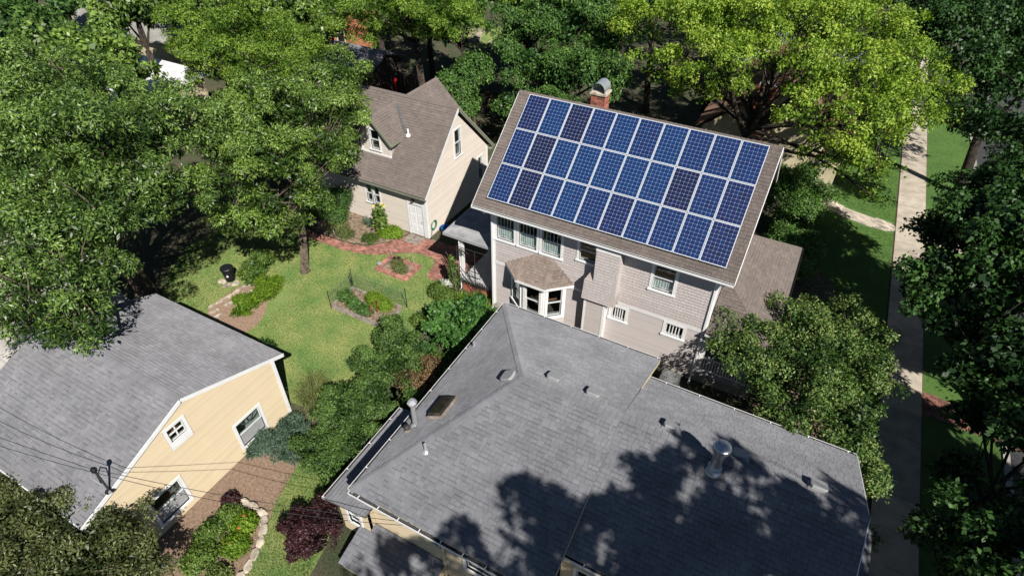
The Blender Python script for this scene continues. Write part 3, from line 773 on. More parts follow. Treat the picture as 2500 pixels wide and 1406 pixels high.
# west porch: flat hipped roof, posts, floor, lattice skirt
WP = MB(); E4 = [(-2.93, .17, 3.38), (0.0, .17, 3.38), (0.0, 3.6, 3.38), (-2.93, 3.6, 3.38)]
WP.hexa([(-2.93, .17, 3.24), (-.03, .17, 3.24), (-.03, 3.6, 3.24), (-2.93, 3.6, 3.24)] + [(-2.93, .17, 3.38), (-.03, .17, 3.38), (-.03, 3.6, 3.38), (-2.93, 3.6, 3.38)])
wp = WP.build('porch_roof', 'grey_trim', H)
mb = MB(); mb.hexa([(-2.85, .25, 3.382), (-.03, .25, 3.382), (-.03, 3.5, 3.382), (-2.85, 3.5, 3.382), (-1.9, 1.2, 3.52), (-.03, 1.2, 3.52), (-.03, 2.6, 3.52), (-1.9, 2.6, 3.52)]); mb.build('roof_membrane', 'membrane', wp)
mb = MB(); mb.box(-2.06, -.03, .38, 3.2, 0, .62); mb.build('porch_base', 'brick_red', H)
mb = MB(); mb.box(-2.12, -.03, .32, 3.25, .62, .70); mb.build('porch_floor', 'grey_floor', H)
for (x, y) in ((-2.02, .45), (-2.02, 3.15)):
    mb = MB(); mb.box(x - .07, x + .07, y - .07, y + .07, .70, 3.2399); mb.box(x - .09, x + .09, y - .09, y + .09, .701, .86); mb.build('porch_post', 'white_paint', H)
mb = MB(); mb.tube([(-2.10, .30, 3.2), (-2.10, .30, .18), (-2.16, .16, .06)], .035, 6); mb.build('downspout', 'white_paint', H)
mb = MB()
for k in range(21): mb.box(-2.0 + k * .095, -1.985 + k * .095, .20, .212, .62, .98)
for k in range(5): mb.box(-2.02, -.06, .213, .222, .62 + k * .088, .634 + k * .088)
mb.build('railing', 'dark_metal', H)
T = thing('metal_trellis', 'dark wire trellis of squares standing before the back porch', 'trellis', (-1.2, 0.08, 0))
def wire(mb, pts, r=.012):
    for a, b in zip(pts[:-1], pts[1:]): mb.beam((a[0], .08, a[1]), (b[0], .08, b[1]), r * 2, r * 2)
mb = MB()
wire(mb, [(-2.0, 2.95), (-2.0, 0)]); wire(mb, [(-2.12, 2.95), (-2.12, .4)]); wire(mb, [(-1.1, 2.9), (-1.1, 0)]); wire(mb, [(-.45, 2.95), (-.45, 2.6)]); wire(mb, [(-2.1, 2.9), (-.45, 2.95)])
mb.build('frame', 'dark_metal', T)
for (a, b, s) in ((-1.95, 2.55, .26), (-1.45, 1.35, .62), (-1.0, .75, .3)):
    mb = MB(); wire(mb, [(a, b), (a + s, b), (a + s, b + s), (a, b + s), (a, b)]); wire(mb, [(a + s / 2, b - .05), (a + s / 2, b + s + .05)]); wire(mb, [(a - .15, b + s / 2), (a + s + .25, b + s / 2)]); mb.build('square', 'dark_metal', T)
mb = MB(); wire(mb, [(-2.0, 1.75), (-1.1, .75)]); wire(mb, [(-1.9, 1.35), (-1.1, .45)]); wire(mb, [(-2.0, .95), (-.4, .95)]); mb.build('brace', 'dark_metal', T)
# east porch
mb = MB(); mb.box(9.93, 12.3, 0.0, 7.5, 0, .5); mb.build('porch_base', 'foundation', H)
mb = MB(); mb.box(9.93, 12.35, -.02, 7.52, .5, .56); mb.build('porch_floor', 'grey_floor', H)
for (x, y) in ((12.15, .12), (12.15, 2.6), (12.15, 5.0), (12.15, 7.35), (10.05, .10)):
    mb = MB(); mb.box(x - .09, x + .09, y - .09, y + .09, .56, 2.92); mb.build('porch_post', 'white_paint', H)
mb = MB(); mb.box(9.95, 12.28, .0, .16, 2.75, 2.93); mb.box(12.08, 12.26, .16, 7.5, 2.75, 2.93); mb.build('porch_beam', 'white_paint', H)
gutter(H, (PX, PYS, PZ - .01), (PX, PYN, PZ - .01), (1, 0, 0), mat='dark_metal', straps=0); gutter(H, (9.95, PYS, PZ - .01), (PX, PYS, PZ - .01), (0, -1, 0), mat='white_frame', straps=0)
mb = MB(); mb.box(10.15, 12.05, .07, .13, 1.36, 1.42); mb.box(10.15, 12.05, .07, .13, .66, .72); rl = mb.build('porch_rail', 'white_frame', H)
for k in range(16):
    m = MB(); x = 10.22 + k * .12; m.box(x - .025, x + .025, .075, .125, .72, 1.36); m.build('baluster', 'white_frame', rl)

# ================================================================== SOLAR PANELS
PW, PL, PGAP = 0.992, 1.65, 0.0202
ords = ['first', 'second', 'third', 'fourth', 'fifth', 'sixth', 'seventh', 'eighth', 'ninth', 'tenth']
rows = ['bottom', 'middle', 'top']
d0 = 0.43; x0p = -0.10
shade = {(0, 0): 'b', (0, 1): 'd', (0, 5): 'c', (0, 7): 'b', (0, 8): 'b', (0, 9): 'c', (1, 0): 'b', (1, 1): 'd', (1, 7): 'd', (1, 8): 'b', (1, 9): 'c', (2, 0): 'c', (2, 2): 'd', (2, 3): 'b', (2, 5): 'b', (2, 7): 'b', (2, 8): 'b', (2, 9): 'b', (0, 2): 'b', (0, 4): 'b', (0, 6): 'b'}
tone_word = {'a': 'bright blue', 'b': 'mid blue', 'c': 'navy blue', 'd': 'dark violet-blue'}
def zero(mb): return mb
fp0 = Fr((0, 0, 0), fF.U, fF.V)
fmb = MB(); t = .024
for (a, b, c, d) in ((0, t, 0, PL), (PW - t, PW, 0, PL), (t, PW - t, 0, t), (t, PW - t, PL - t, PL)): fp0.box(fmb, a, b, c, d, 0, .04)
me_frame = fmb.mesh('frame', 'solar_frame')
bmb = MB(); fp0.box(bmb, t, PW - t, t, PL - t, .012, .030); me_back = bmb.mesh('backsheet', 'solar_back')
cs = {}
cellw = (PW - 2 * t - .012) / 6; cellh = (PL - 2 * t - .012) / 10; gp = .0055
for k in 'abcd':
    m = MB(); c = .012
    q = [(c, 0), (cellw - gp - c, 0), (cellw - gp, c), (cellw - gp, cellh - gp - c), (cellw - gp - c, cellh - gp), (c, cellh - gp), (0, cellh - gp - c), (0, c)]
    m.poly([fp0.p(u, v, .002) for u, v in q])
    for i in range(8): j = (i + 1) % 8; m.poly([fp0.p(*q[i], 0), fp0.p(*q[j], 0), fp0.p(*q[j], .002), fp0.p(*q[i], .002)])
    cs[k] = m.mesh('solar_cell', 'cell_' + k)
lg = MB()
for u in (.25, PW - .25):
    for v in (.3, PL - .3): fp0.box(lg, u - .03, u + .03, v - .03, v + .03, -.105, .0)
me_leg = lg.mesh('mount', 'galvanised')
rg = random.Random(9)
for r in range(3):
    for c in range(10):
        k = shade.get((r, c), 'a')
        base = fF.p(x0p - XL + c * (PW + PGAP), d0 + r * (PL + .02), 0.12)
        P = thing('solar_panel', '%s solar panel, %s from the left in the %s row on the roof' % (tone_word[k], ords[c], rows[r]), 'solar panel', base, 'solar panels on the house roof')
        for nm, me in (('frame', me_frame), ('backsheet', me_back), ('mount', me_leg)): link(bpy.data.objects.new(nm, me), P)
        for i in range(6):
            for j in range(10):
                kk = k if rg.random() < .86 else rg.choice('abcd'[max(0, 'abcd'.index(k) - 1):'abcd'.index(k) + 2])
                o = bpy.data.objects.new('solar_cell', cs[kk]); link(o, P)
                o.location = fp0.p(t + .006 + i * cellw + gp / 2, t + .006 + j * cellh + gp / 2, .031)
# ================================================================== COTTAGE (behind, left)
C = thing('cottage', 'small beige clapboard cottage with brown gable roof and white door', 'house', (-6.14, 3.24, 0))
cx0, cx1, cy0, cy1 = -15.6, -6.14, 3.24, 9.90
ey, ez, ry, rz, by = 2.92, 2.88, 6.57, 6.62, 10.22
xr = cx1 + .26; xl = cx0 - .26
cr = Roof(C, 'shingle_brown', single=0, seed=21)
a = cr.plane([(xl, ey, ez), (xr, ey, ez), (xr, ry, rz), (xl, ry, rz)])
b = cr.plane([(xr, by, ez), (xl, by, ez), (xl, ry, rz), (xr, ry, rz)])
cr.cap((xl, ry, rz), (xr, ry, rz), b.N, a.N)
# rear cross gable
gx, gw = -9.25, 3.0
gz = rz + .05
g1 = cr.plane([(gx + gw, ry + .3, gz - gw), (gx + gw, 9.5, gz - gw), (gx, 9.5, gz), (gx, ry, gz)])
g2 = cr.plane([(gx - gw, 9.5, gz - gw), (gx - gw, ry + .3, gz - gw), (gx, ry, gz), (gx, 9.5, gz)])
cr.cap((gx, ry, gz), (gx, 9.5, gz), g2.N, g1.N)
# front dormer
DX, DZ = -9.83, 6.30          # ridge line over x = DX
dy = 4.08                      # dormer front
dw = 1.28; dez = DZ - dw * 1.05
def roofz(y): return ez + (y - ey) * (rz - ez) / (ry - ey)
def roofy(z): return ey + (z - ez) * (ry - ey) / (rz - ez)
d1 = cr.plane([(DX + dw, dy - .25, dez), (DX + dw, roofy(dez), dez), (DX, roofy(DZ), DZ), (DX, dy - .25, DZ)], slab=.08)
d2 = cr.plane([(DX - dw, roofy(dez), dez), (DX - dw, dy - .25, dez), (DX, dy - .25, DZ), (DX, roofy(DZ), DZ)], slab=.08)
cr.cap((DX, dy - .25, DZ), (DX, roofy(DZ), DZ), d2.N, d1.N)
CR = cr.done()
fs = Fr((cx0, cy0, 0), (1, 0, 0), (0, 0, 1)); L = cx1 - cx0
hs = [(5.30, 5.72, 1.30, 2.42), (5.84, 6.26, 1.30, 2.42), (8.28, 9.20, 0.06, 2.06)]
ps = [(0, 0), (L, 0), (L, 2.85), (0, 2.85)]
w = wall(C, fs, ps, hs, mat='cottage_wall')
siding(w, fs, ps, [(5.20, 6.36, 1.16, 2.52), (8.16, 9.32, 0, 2.18)], .06, 2.84, 0.105, 'cottage_siding', C, single=False)
fe = Fr((cx1, cy0, 0), (0, 1, 0), (0, 0, 1)); D = cy1 - cy0
pe = [(0, 0), (D, 0), (D, 2.95), (D / 2, 6.28), (0, 2.95)]
he = [(3.12, 3.72, 3.68, 5.28), (5.52, 5.98, 1.0, 2.55)]
w = wall(C, fe, pe, he, mat='cottage_wall')
siding(w, fe, pe, [(a - .1, b + .1, c - .14, d + .1) for a, b, c, d in he], .06, 6.2, 0.105, 'cottage_siding', C, single=False, seed=5)
fn = Fr((cx1, cy1, 0), (-1, 0, 0), (0, 0, 1)); wall(C, fn, [(.13, 0), (L - .13, 0), (L - .13, 2.85), (.13, 2.85)], mat='cottage_wall')
fw = Fr((cx0, cy1, 0), (0, -1, 0), (0, 0, 1)); wall(C, fw, pe, mat='cottage_wall')
fg_ = Fr((gx + 2.2, 9.3, 0), (-1, 0, 0), (0, 0, 1)); wall(C, fg_, [(0, 2.6), (4.4, 2.6), (4.4, 4.2), (2.2, 6.3), (0, 4.2)], mat='cottage_wall', name='gable_wall')

window(C, fs, *hs[0], case=.08); window(C, fs, *hs[1], case=.08)
window(C, fe, *he[0], case=.10); window(C, fe, *he[1], case=.10)
# door
mb = MB(); fs.box(mb, 8.16, 8.28, 0.02, 2.06, -.1, .045); fs.box(mb, 9.20, 9.32, 0.02, 2.06, -.1, .045); fs.box(mb, 8.16, 9.32, 2.06, 2.18, -.1, .05); mb.build('door_frame', 'white_paint', C)
mb = MB(); fs.box(mb, 8.285, 9.195, 0.06, 2.055, -.06, -.02); dr = mb.build('door', 'door_white', C)
for i in range(2):
    for (a0, a1) in ((.15, .65), (.75, 1.35), (1.42, 1.9)):
        mb = MB(); fs.box(mb, 8.38 + i * .42, 8.70 + i * .42, .06 + a0, .06 + a1, -.018, -.006); mb.build('door_panel', 'door_white', dr)
mb = MB(); mb.lathe(fs.p(9.10, 1.0, .02), [(.03, -.03), (.04, 0), (.03, .03)], 8); mb.build('door_knob', 'bright_metal', dr)
mb = MB(); mb.lathe(fs.p(8.62, 2.32, .09), [(.05, -.12), (.10, -.06), (.06, .06), (.02, .1)], 8); mb.build('wall_lamp', 'timber_dark', C)
# trims
board(C, fs, L - .12, L + .025, .04, 2.8, .045); board(C, fe, 0, .12, .04, 2.85, .04); board(C, fe, D - .12, D, .04, 2.85, .04)
mb = MB(); mb.box(xl, xr, ey - .01, ey + .02, ez - .17, ez - .02); mb.build('fascia', 'green_trim', C)
gutter(C, (xl, ey - .012, ez - .01), (xr, ey - .012, ez - .01), (0, -1, 0), mat='green_trim', straps=0)
mb = MB(); mb.beam((xr + .014, ey, ez - .09), (xr + .014, ry, rz - .09), .025, .16, up=(0, -1, 1)); mb.build('rake_board', 'white_frame', C)
mb = MB(); mb.beam((xr + .014, by, ez - .09), (xr + .014, ry, rz - .09), .025, .16, up=(0, 1, 1)); mb.beam((xr + .03, by + .1, ez - .12), (xr + .03, ry, rz - .04), .05, .1, up=(0, 1, 1)); mb.build('rake_board', 'green_trim', C)
mb = MB(); mb.box(cx1 + .01, xr, by - .3, by, ez - .22, ez - .12); mb.build('eave_return', 'green_trim', C)
# dormer body
fd_ = Fr((DX - 1.02, dy, 0), (1, 0, 0), (0, 0, 1)); zb = roofz(dy) - .25
pd = [(0, zb), (2.04, zb), (2.04, DZ - 1.2), (1.02, DZ - .13), (0, DZ - 1.2)]
hd = (.72, 1.32, zb + .48, zb + 1.62)
w = wall(C, fd_, pd, [hd], mat='cottage_wall', name='dormer_wall')
siding(w, fd_, pd, [(hd[0] - .09, hd[1] + .09, hd[2] - .13, hd[3] + .09)], zb + .28, DZ, 0.105, 'cottage_siding', C, single=False)
window(C, fd_, *hd, case=.09)
for s in (0, 2.04):
    x = DX - 1.02 + s; mb = MB(); q = (.06 if s == 0 else -.06)
    pts = [(dy + .121, zb), (dy + .121, DZ - 1.12), (roofy(DZ - 1.12), DZ - 1.12)]
    A = [(x, y, z) for y, z in pts]; B = [(x + q, y, z) for y, z in pts]
    mb.poly(A); mb.poly(B[::-1])
    for i in range(3): j = (i + 1) % 3; mb.poly([A[i], B[i], B[j], A[j]])
    mb.build('dormer_cheek', 'cottage_wall', C)
mb = MB(); [board(C, fd_, *q, 'dormer_trim') for q in ((-.02, .10, zb, DZ - 1.25, .04), (1.94, 2.06, zb, DZ - 1.25, .04), (-.04, 2.08, zb + .15, zb + .27, .06))]
mb = MB()
for s in (-1, 1): mb.beam((DX + s * (dw + .02), dy - .262, dez - .09), (DX, dy - .262, DZ - .07), .025, .15, up=(s, 0, 1))
mb.box(DX + dw - .01, DX + dw + .02, dy - .25, roofy(dez) - .1, dez - .16, dez - .01); mb.box(DX - dw - .02, DX - dw + .01, dy - .25, roofy(dez) - .1, dez - .16, dez - .01)
mb.build('dormer_fascia', 'green_trim', C)
mb = MB(); mb.beam(z3(DX + dw + .08, roofy(dez) + .15, dez + .22), z3(DX + .18, roofy(DZ - .18), DZ - .08), .13, .012, up=a.N if hasattr(a, 'N') else (0, -.7, .7)); mb.build('valley_flashing', 'galvanised', CR)
mb = MB(); vx = DX + dw + .28; vy = roofy(dez) + .12; mb.lathe((vx, vy, roofz(vy) - .05), [(.16, 0), (.14, .1), (.055, .14), (.055, .42)], 10); mb.build('vent_pipe', 'white_paint', CR)

# ================================================================== GARAGE (yellow gable, left)
G = thing('garage', 'yellow clapboard garage with grey gable roof and three white windows', 'garage', (-4.15, -13.27, 0))
gx0, gx1, gyN, gyS = -11.3, -4.15, -9.69, -16.85
gr_y, gr_z, ge = -13.27, 4.57, 3.0
gr = Roof(G, 'shingle_garage', single=300, seed=31)
xE, xW = gx1 + .06, gx0 - .2
a = gr.plane([(xE, -9.23, ge), (xW, -9.23, ge), (xW, gr_y, gr_z), (xE, gr_y, gr_z)])
b = gr.plane([(xW, -17.31, ge), (xE, -17.31, ge), (xE, gr_y, gr_z), (xW, gr_y, gr_z)])
gr.cap((xW, gr_y, gr_z), (xE, gr_y, gr_z), a.N, b.N)
GR = gr.done()
fe = Fr((gx1, gyS, 0), (0, 1, 0), (0, 0, 1)); D = gyN - gyS
pe = [(0, 0), (D, 0), (D, 3.05), (D / 2, 4.42), (0, 3.05)]
# windows measured on the gable
he = [(1.28, 2.36, 0.42, 1.68), (2.78, 3.37, 3.20, 3.80), (4.84, 5.93, 0.42, 1.68)]
w = wall(G, fe, pe, he, mat='yellow_wall', name='gable_wall')
ho = [(he[0][0] - .11, he[0][1] + .11, he[0][2] - .12, he[0][3] + .11), (2.66, 3.49, 2.90, 3.91), (he[2][0] - .11, he[2][1] + .11, he[2][2] - .12, he[2][3] + .11)]
siding(w, fe, pe, ho, .05, 4.4, 0.112, 'yellow_siding', G, proud=.034)
for h in (he[0], he[2]):
    wn = window(G, fe, *h, case=.11, sill=False)
    mb = MB(); fe.box(mb, h[0] + .02, h[1] - .02, h[2] + .02, (h[2] + h[3]) / 2 - .01, -.045, -.04); mb.build('insect_screen', 'vent_grey', wn)
wn = window(G, fe, *he[1], case=.11, sash=False, grid=(2, 2), sill=False)
mb = MB(); fe.box(mb, 2.67, 3.48, 2.90, 3.085, -.05, .055); mb.build('sill', 'white_paint', wn)
mb = MB(); fe.box(mb, 2.9, 3.3, 3.22, 3.5, -.32, -.28); mb.build('box_in_window', 'terracotta', wn)
fn = Fr((gx1 - .002, gyN, 0), (-1, 0, 0), (0, 0, 1)); L = gx1 - gx0
pn = [(0, 0), (L - .01, 0), (L - .01, 3.0), (0, 3.0)]
w = wall(G, fn, pn, mat='yellow_wall'); siding(w, fn, [(.1, 0), (L, 0), (L, 3.0), (.1, 3.0)], [], .05, 3.0, .112, 'yellow_siding', G, single=False)
wall(G, Fr((gx0, gyS, 0), (1, 0, 0), (0, 0, 1)), [(.13, 0), (L - .13, 0), (L - .13, 3.0), (.13, 3.0)], mat='yellow_wall')
wall(G, Fr((gx0, gyN, 0), (0, -1, 0), (0, 0, 1)), pe, mat='yellow_wall')
board(G, fe, D - .12, D + .02, .03, 3.02, .045); board(G, fe, -.02, .12, .03, 3.02, .045); board(G, fn, 0.0, .12, .03, 2.95, .04)
dz = gr_z - ge; run = 4.04
for s, ye in ((1, -9.23), (-1, -17.31)):
    mb = MB(); mb.beam((xE + .014, ye, ge - .055), (xE + .014, gr_y, gr_z - .055), .026, .15, up=(0, s * dz, run)); mb.build('rake_board', 'white_paint', G)
mb = MB(); mb.box(xW, xE, -9.235, -9.20, ge - .15, ge - .02); mb.build('fascia', 'white_paint', G)
mb = MB(); mb.box(xW, xE, -17.34, -17.305, ge - .15, ge - .02); mb.build('fascia', 'white_paint', G)
mb = MB(); mb.box(gx0, gx1 - .13, gyS + .13, gyN - .13, .02, .06); mb.build('garage_floor', 'concrete_grey', G)
# bicycle wheel hanging behind the window
B = thing('bicycle_wheel', 'bicycle wheel hanging behind the right garage window', 'wheel', (-4.42, -11.35, 1.32))
mb = MB(); mb.tube([(-4.42, -11.35 + .31 * math.cos(2 * math.pi * k / 20), 1.32 + .31 * math.sin(2 * math.pi * k / 20)) for k in range(21)], .022, 6, cap=False); mb.build('tyre', 'wheel_rubber', B)
mb = MB(); mb.tube([(-4.42, -11.35 + .28 * math.cos(2 * math.pi * k / 20), 1.32 + .28 * math.sin(2 * math.pi * k / 20)) for k in range(21)], .014, 6, cap=False); mb.build('rim', 'bright_metal', B)
mb = MB()
for k in range(12): mb.beam((-4.42, -11.35, 1.32), (-4.42, -11.35 + .28 * math.cos(math.pi * k / 6), 1.32 + .28 * math.sin(math.pi * k / 6)), .005, .005)
mb.build('spokes', 'bright_metal', B)
# service mast on the roof edge
M = thing('service_mast', 'black service mast with weatherhead on the garage roof edge', 'mast', (-4.10, -16.2, 3.44))
mb = MB(); mb.tube([(-4.10, -16.2, 3.40), (-4.10, -16.2, 4.45)], .035, 8); mb.build('pipe', 'dark_metal', M)
mb = MB(); mb.lathe((-4.10, -16.2, 4.42), [(.05, 0), (.085, .06), (.09, .14), (.05, .2)], 10); mb.build('weatherhead', 'black_plastic', M)
mb = MB(); mb.tube([(-4.10, -16.2, 3.95), (-4.32, -16.15, 4.15), (-4.55, -16.2, 4.1), (-4.62, -16.25, 3.75), (-4.5, -16.2, 3.5)], .022, 6); mb.build('conduit_loop', 'vent_grey', M)
mb = MB(); mb.lathe((-4.10, -16.2, 3.43), [(.14, 0), (.06, .08)], 8); mb.build('flashing_boot', 'black_plastic', M)

# ================================================================== GREY-ROOFED HOUSE (front)
Y = thing('grey_roofed_house', 'cream house with wide grey hipped roof in the foreground', 'house', (8.8, -7.57, 0))
wx, eN, eS, ez, rdy, rdz = 2.12, -2.72, -12.60, 3.2, -7.57, 5.25
hx = 5.48; xe = 8.82; xE = 15.68; wN, wSo, wez = -4.10, -11.42, 3.55
yr = Roof(Y, 'shingle_grey', single=300, seed=41)
fn_ = yr.plane([(xe, eN, ez), (wx, eN, ez), (hx, rdy, rdz), (xe, rdy, rdz)])
fw_ = yr.plane([(wx, eN, ez), (wx, eS, ez), (hx, rdy, rdz)])
fs_ = yr.plane([(wx, eS, ez), (xe, eS, ez), (xe, rdy, rdz), (hx, rdy, rdz)])
wr = rdz - .02
f4 = yr.plane([(xE, wN, wez), (xe + .002, wN, wez), (xe + .002, rdy, wr), (xE, rdy, wr)])
f5 = yr.plane([(xe + .002, wSo, wez), (xE, wSo, wez), (xE, rdy, wr), (xe + .002, rdy, wr)])
yr.cap((wx, eN, ez), (hx, rdy, rdz), fw_.N if False else fn_.N, fw_.N)
yr.cap((wx, eS, ez), (hx, rdy, rdz), fw_.N, fs_.N)
yr.cap((hx, rdy, rdz), (xE, rdy, rdz), fn_.N, fs_.N)
# west lean-to roof, low cellar roof, east entry roof
lw = yr.plane([(.86, -8.5, 1.90), (.86, -12.74, 1.90), (2.62, -12.74, 2.24), (2.62, -8.5, 2.24)], slab=.08)
yr.plane([(2.0, -13.75, .45), (5.2, -13.75, .45), (5.2, -12.26, .98), (2.0, -12.26, .90)], slab=.08)
yr.plane([(16.62, -11.5, 2.45), (16.62, -5.75, 2.45), (15.45, -5.75, 3.0), (15.45, -11.5, 3.0)], slab=.08)
YR = yr.done()
# walls
def wall_box(x0, x1, y0, y1, z1, holesS=(), name='wall', mat='cream_wall'):
    f = Fr((x0, y0, 0), (1, 0, 0), (0, 0, 1)); a = wall(Y, f, [(0, 0), (x1 - x0, 0), (x1 - x0, z1), (0, z1)], list(holesS), mat='yellow_wall')
    siding(a, f, [(0, 0), (x1 - x0, 0), (x1 - x0, z1), (0, z1)], [(p - .1, q + .1, r - .1, s + .1) for p, q, r, s in holesS], .05, z1, .112, 'yellow_siding', Y, single=True)
    g = Fr((x0, y1, 0), (0, -1, 0), (0, 0, 1)); wall(Y, g, [(.002, 0), (y1 - y0 - .002, 0), (y1 - y0 - .002, z1), (.002, z1)], mat='yellow_wall')
    g = Fr((x1, y0, 0), (0, 1, 0), (0, 0, 1)); wall(Y, g, [(.002, 0), (y1 - y0 - .002, 0), (y1 - y0 - .002, z1), (.002, z1)], mat='yellow_wall')
    g = Fr((x1, y1, 0), (-1, 0, 0), (0, 0, 1)); wall(Y, g, [(.13, 0), (x1 - x0 - .13, 0), (x1 - x0 - .13, z1), (.13, z1)], mat='yellow_wall')
    return f
f = wall_box(2.45, 8.5, -12.2, -3.1, 3.12, [(3.55, 4.45, 1.3, 2.5), (5.0, 5.7, 1.3, 2.5)])
window(Y, f, 3.55, 4.45, 1.3, 2.5, case=.1, sill=False); window(Y, f, 5.0, 5.7, 1.3, 2.5, case=.1, sill=False)
f = wall_box(1.2, 2.43, -12.5, -8.8, 1.86, [(.35, .85, .75, 1.6)]); window(Y, f, .35, .85, .75, 1.6, case=.09, sill=False)
f = wall_box(8.64, 15.35, -11.05, -4.45, 3.48, [(.5, 1.7, 1.2, 2.3)]); window(Y, f, .5, 1.7, 1.2, 2.3, case=.1, sill=False)
mb = MB(); mb.box(2.05, 5.1, -13.65, -12.24, 0, .42); mb.build('cellar_wall', 'yellow_wall', Y)
for x, y in ((16.45, -5.95), (16.45, -11.3)):
    mb = MB(); mb.box(x - .06, x + .06, y - .06, y + .06, 0, 2.40); mb.build('entry_post', 'white_paint', Y)
# step between the two roofs: cream cheek boards
for ya, yb, za, zb_ in ((eN, rdy, ez, rdz), (eS, rdy, ez, rdz)):
    mb = MB(); q = (rdz - wez) / abs(rdy - (wN if ya == eN else wSo))
    n0 = Vector((xe + .012, ya, za - .13)); mb.beam((xe + .014, ya, za - .075), (xe + .014, ya + (yb - ya) * .52, za + (zb_ - za) * .52 - .075), .016, .12, up=(0, (1 if ya == eN else -1) * (rdz - ez), abs(ya - rdy)))
    mb.build('rake_board', 'cream_wall', Y)
# gutters
gutter(Y, (wx - .002, eN, ez - .01), (wx - .002, eS, ez - .01), (-1, 0, 0)); gutter(Y, (wx, eS - .002, ez - .01), (xe, eS - .002, ez - .01), (0, -1, 0), straps=.75, w=.11, h=.07)
gutter(Y, (wx, eN + .002, ez - .01), (xe, eN + .002, ez - .01), (0, 1, 0)); gutter(Y, (xe, wN + .002, wez - .01), (xE, wN + .002, wez - .01), (0, 1, 0)); gutter(Y, (xe, wSo - .002, wez - .01), (xE, wSo - .002, wez - .01), (0, -1, 0))
gutter(Y, (.858, -8.5, 1.89), (.858, -12.74, 1.89), (-1, 0, 0))
for yy, sg in ((wN, 1), (wSo, -1)):
    mb = MB(); mb.beam((xE + .014, yy, wez - .07), (xE + .014, rdy, wr - .07), .024, .14, up=(0, sg * (wr - wez), abs(yy - rdy))); mb.build('rake_board', 'white_frame', Y)
mb = MB(); mb.beam((5.2, -12.27, .1), (5.2, -12.27, 3.0), .08, .06, up=(0, -1, 0)); mb.build('downspout', 'cream_wall', Y)
# roof fittings
def on(f, x, y):  # height of the plane f at x, y
    n = f.N; o = f.O; return o.z - (n.x * (x - o.x) + n.y * (y - o.y)) / n.z
def box_vent(f, x, y, s=.30):
    z = on(f, x, y); U = Vector((1, 0, 0)); U = (U - f.N * U.dot(f.N)).normalized(); V = f.N.cross(U); g = Fr((x, y, z), U, V); mb = MB()
    g.box(mb, -.27, .27, -.24, .24, .016, .026); a, b = .21, .10
    mb.hexa([g.p(-.17, -.15, .026), g.p(.17, -.15, .026), g.p(.17, .15, .026), g.p(-.17, .15, .026), g.p(-.17, -.15, .10), g.p(.17, -.15, .10), g.p(.17, .15, .10), g.p(-.17, .15, .10)])
    q = [(-.17, -.22), (.17, -.22), (.22, -.17), (.22, .17), (.17, .22), (-.17, .22), (-.22, .17), (-.22, -.17)]
    mb.poly([g.p(u, v, .165) for u, v in q]); mb.poly([g.p(u, v, .095) for u, v in q][::-1])
    for i in range(8): j = (i + 1) % 8; mb.poly([g.p(*q[i], .095), g.p(*q[j], .095), g.p(*q[j], .165), g.p(*q[i], .165)])
    mb.build('box_vent', 'vent_grey', YR)
box_vent(fw_, 5.0, -7.62); box_vent(fn_, 6.32, -7.02); box_vent(fn_, 7.70, -7.02); box_vent(f4, 10.25, -7.05); box_vent(f4, 14.42, -7.1)
box_vent(f4, 12.3, -7.1)
# skylight
z = on(fw_, 3.27, -9.05); V = Vector((0, -1, 0)); g = Fr((3.27, -9.05, z), V, fw_.N.cross(V)); mb = MB()
for (a0, a1, b0, b1) in ((-.48, .48, -.34, -.29), (-.48, .48, .29, .34), (-.48, -.43, -.29, .29), (.43, .48, -.29, .29)): g.box(mb, a0, a1, b0, b1, .0, .12)
sk = mb.build('skylight', 'timber_grey', YR)
mb = MB(); q = [(-.46, -.32), (.46, -.32), (.46, .32), (-.46, .32)]; mb.hexa([g.p(u, v, .122) for u, v in q] + [g.p(u * .86, v * .80, .20) for u, v in q]); mb.build('dome', 'skylight_dark', sk)
# pipes
def pipe(x, y, f, prof, mat, n=12, nm='vent_pipe'):
    z = on(f, x, y); mb = MB(); mb.lathe((x, y, z - .04), prof, n); return mb.build(nm, mat, YR, smooth=False)
p = pipe(2.62, -9.80, fw_, [(.16, 0), (.15, .05), (.085, .09), (.085, 1.15)], 'bright_metal', nm='flue'); mb = MB(); z = on(fw_, 2.62, -9.8); mb.lathe((2.62, -9.8, z + 1.1), [(.09, -.08), (.15, -.02), (.17, .06), (.15, .10), (.06, .20)], 8); mb.build('flue_cap', 'bright_metal', p)
p = pipe(2.52, -10.12, fw_, [(.14, 0), (.13, .03), (.085, .06), (.08, .22)], 'timber_grey', nm='roof_cap'); mb = MB(); z = on(fw_, 2.52, -10.12); mb.lathe((2.52, -10.12, z + .17), [(.085, 0), (.12, .04), (.11, .10), (.03, .15)], 10); mb.build('cap', 'dark_metal', p)
p = pipe(3.72, -10.72, fs_, [(.15, 0), (.13, .03), (.07, .07), (.06, .12)], 'bright_metal'); mb = MB(); z = on(fs_, 3.72, -10.72); mb.lathe((3.72, -10.72, z + .07), [(.05, 0), (.05, .26)], 10); mb.build('stack', 'vent_grey', p)
p = pipe(2.35, -5.6, fw_, [(.12, 0), (.06, .06), (.05, .25)], 'vent_grey')
p = pipe(11.74, -7.95, f5, [(.24, 0), (.22, .05), (.15, .09), (.15, .95)], 'galvanised', 16, 'flue'); z = on(f5, 11.74, -7.95)
mb = MB(); mb.lathe((11.74, -7.95, z + .14), [(.15, 0), (.20, .02), (.20, .05), (.15, .07)], 16); mb.build('storm_collar', 'galvanised', p)
mb = MB(); mb.lathe((11.74, -7.95, z + .88), [(.16, 0), (.16, .08), (.25, .10), (.25, .24), (.22, .27)], 16); mb.build('flue_cap', 'galvanised', p)
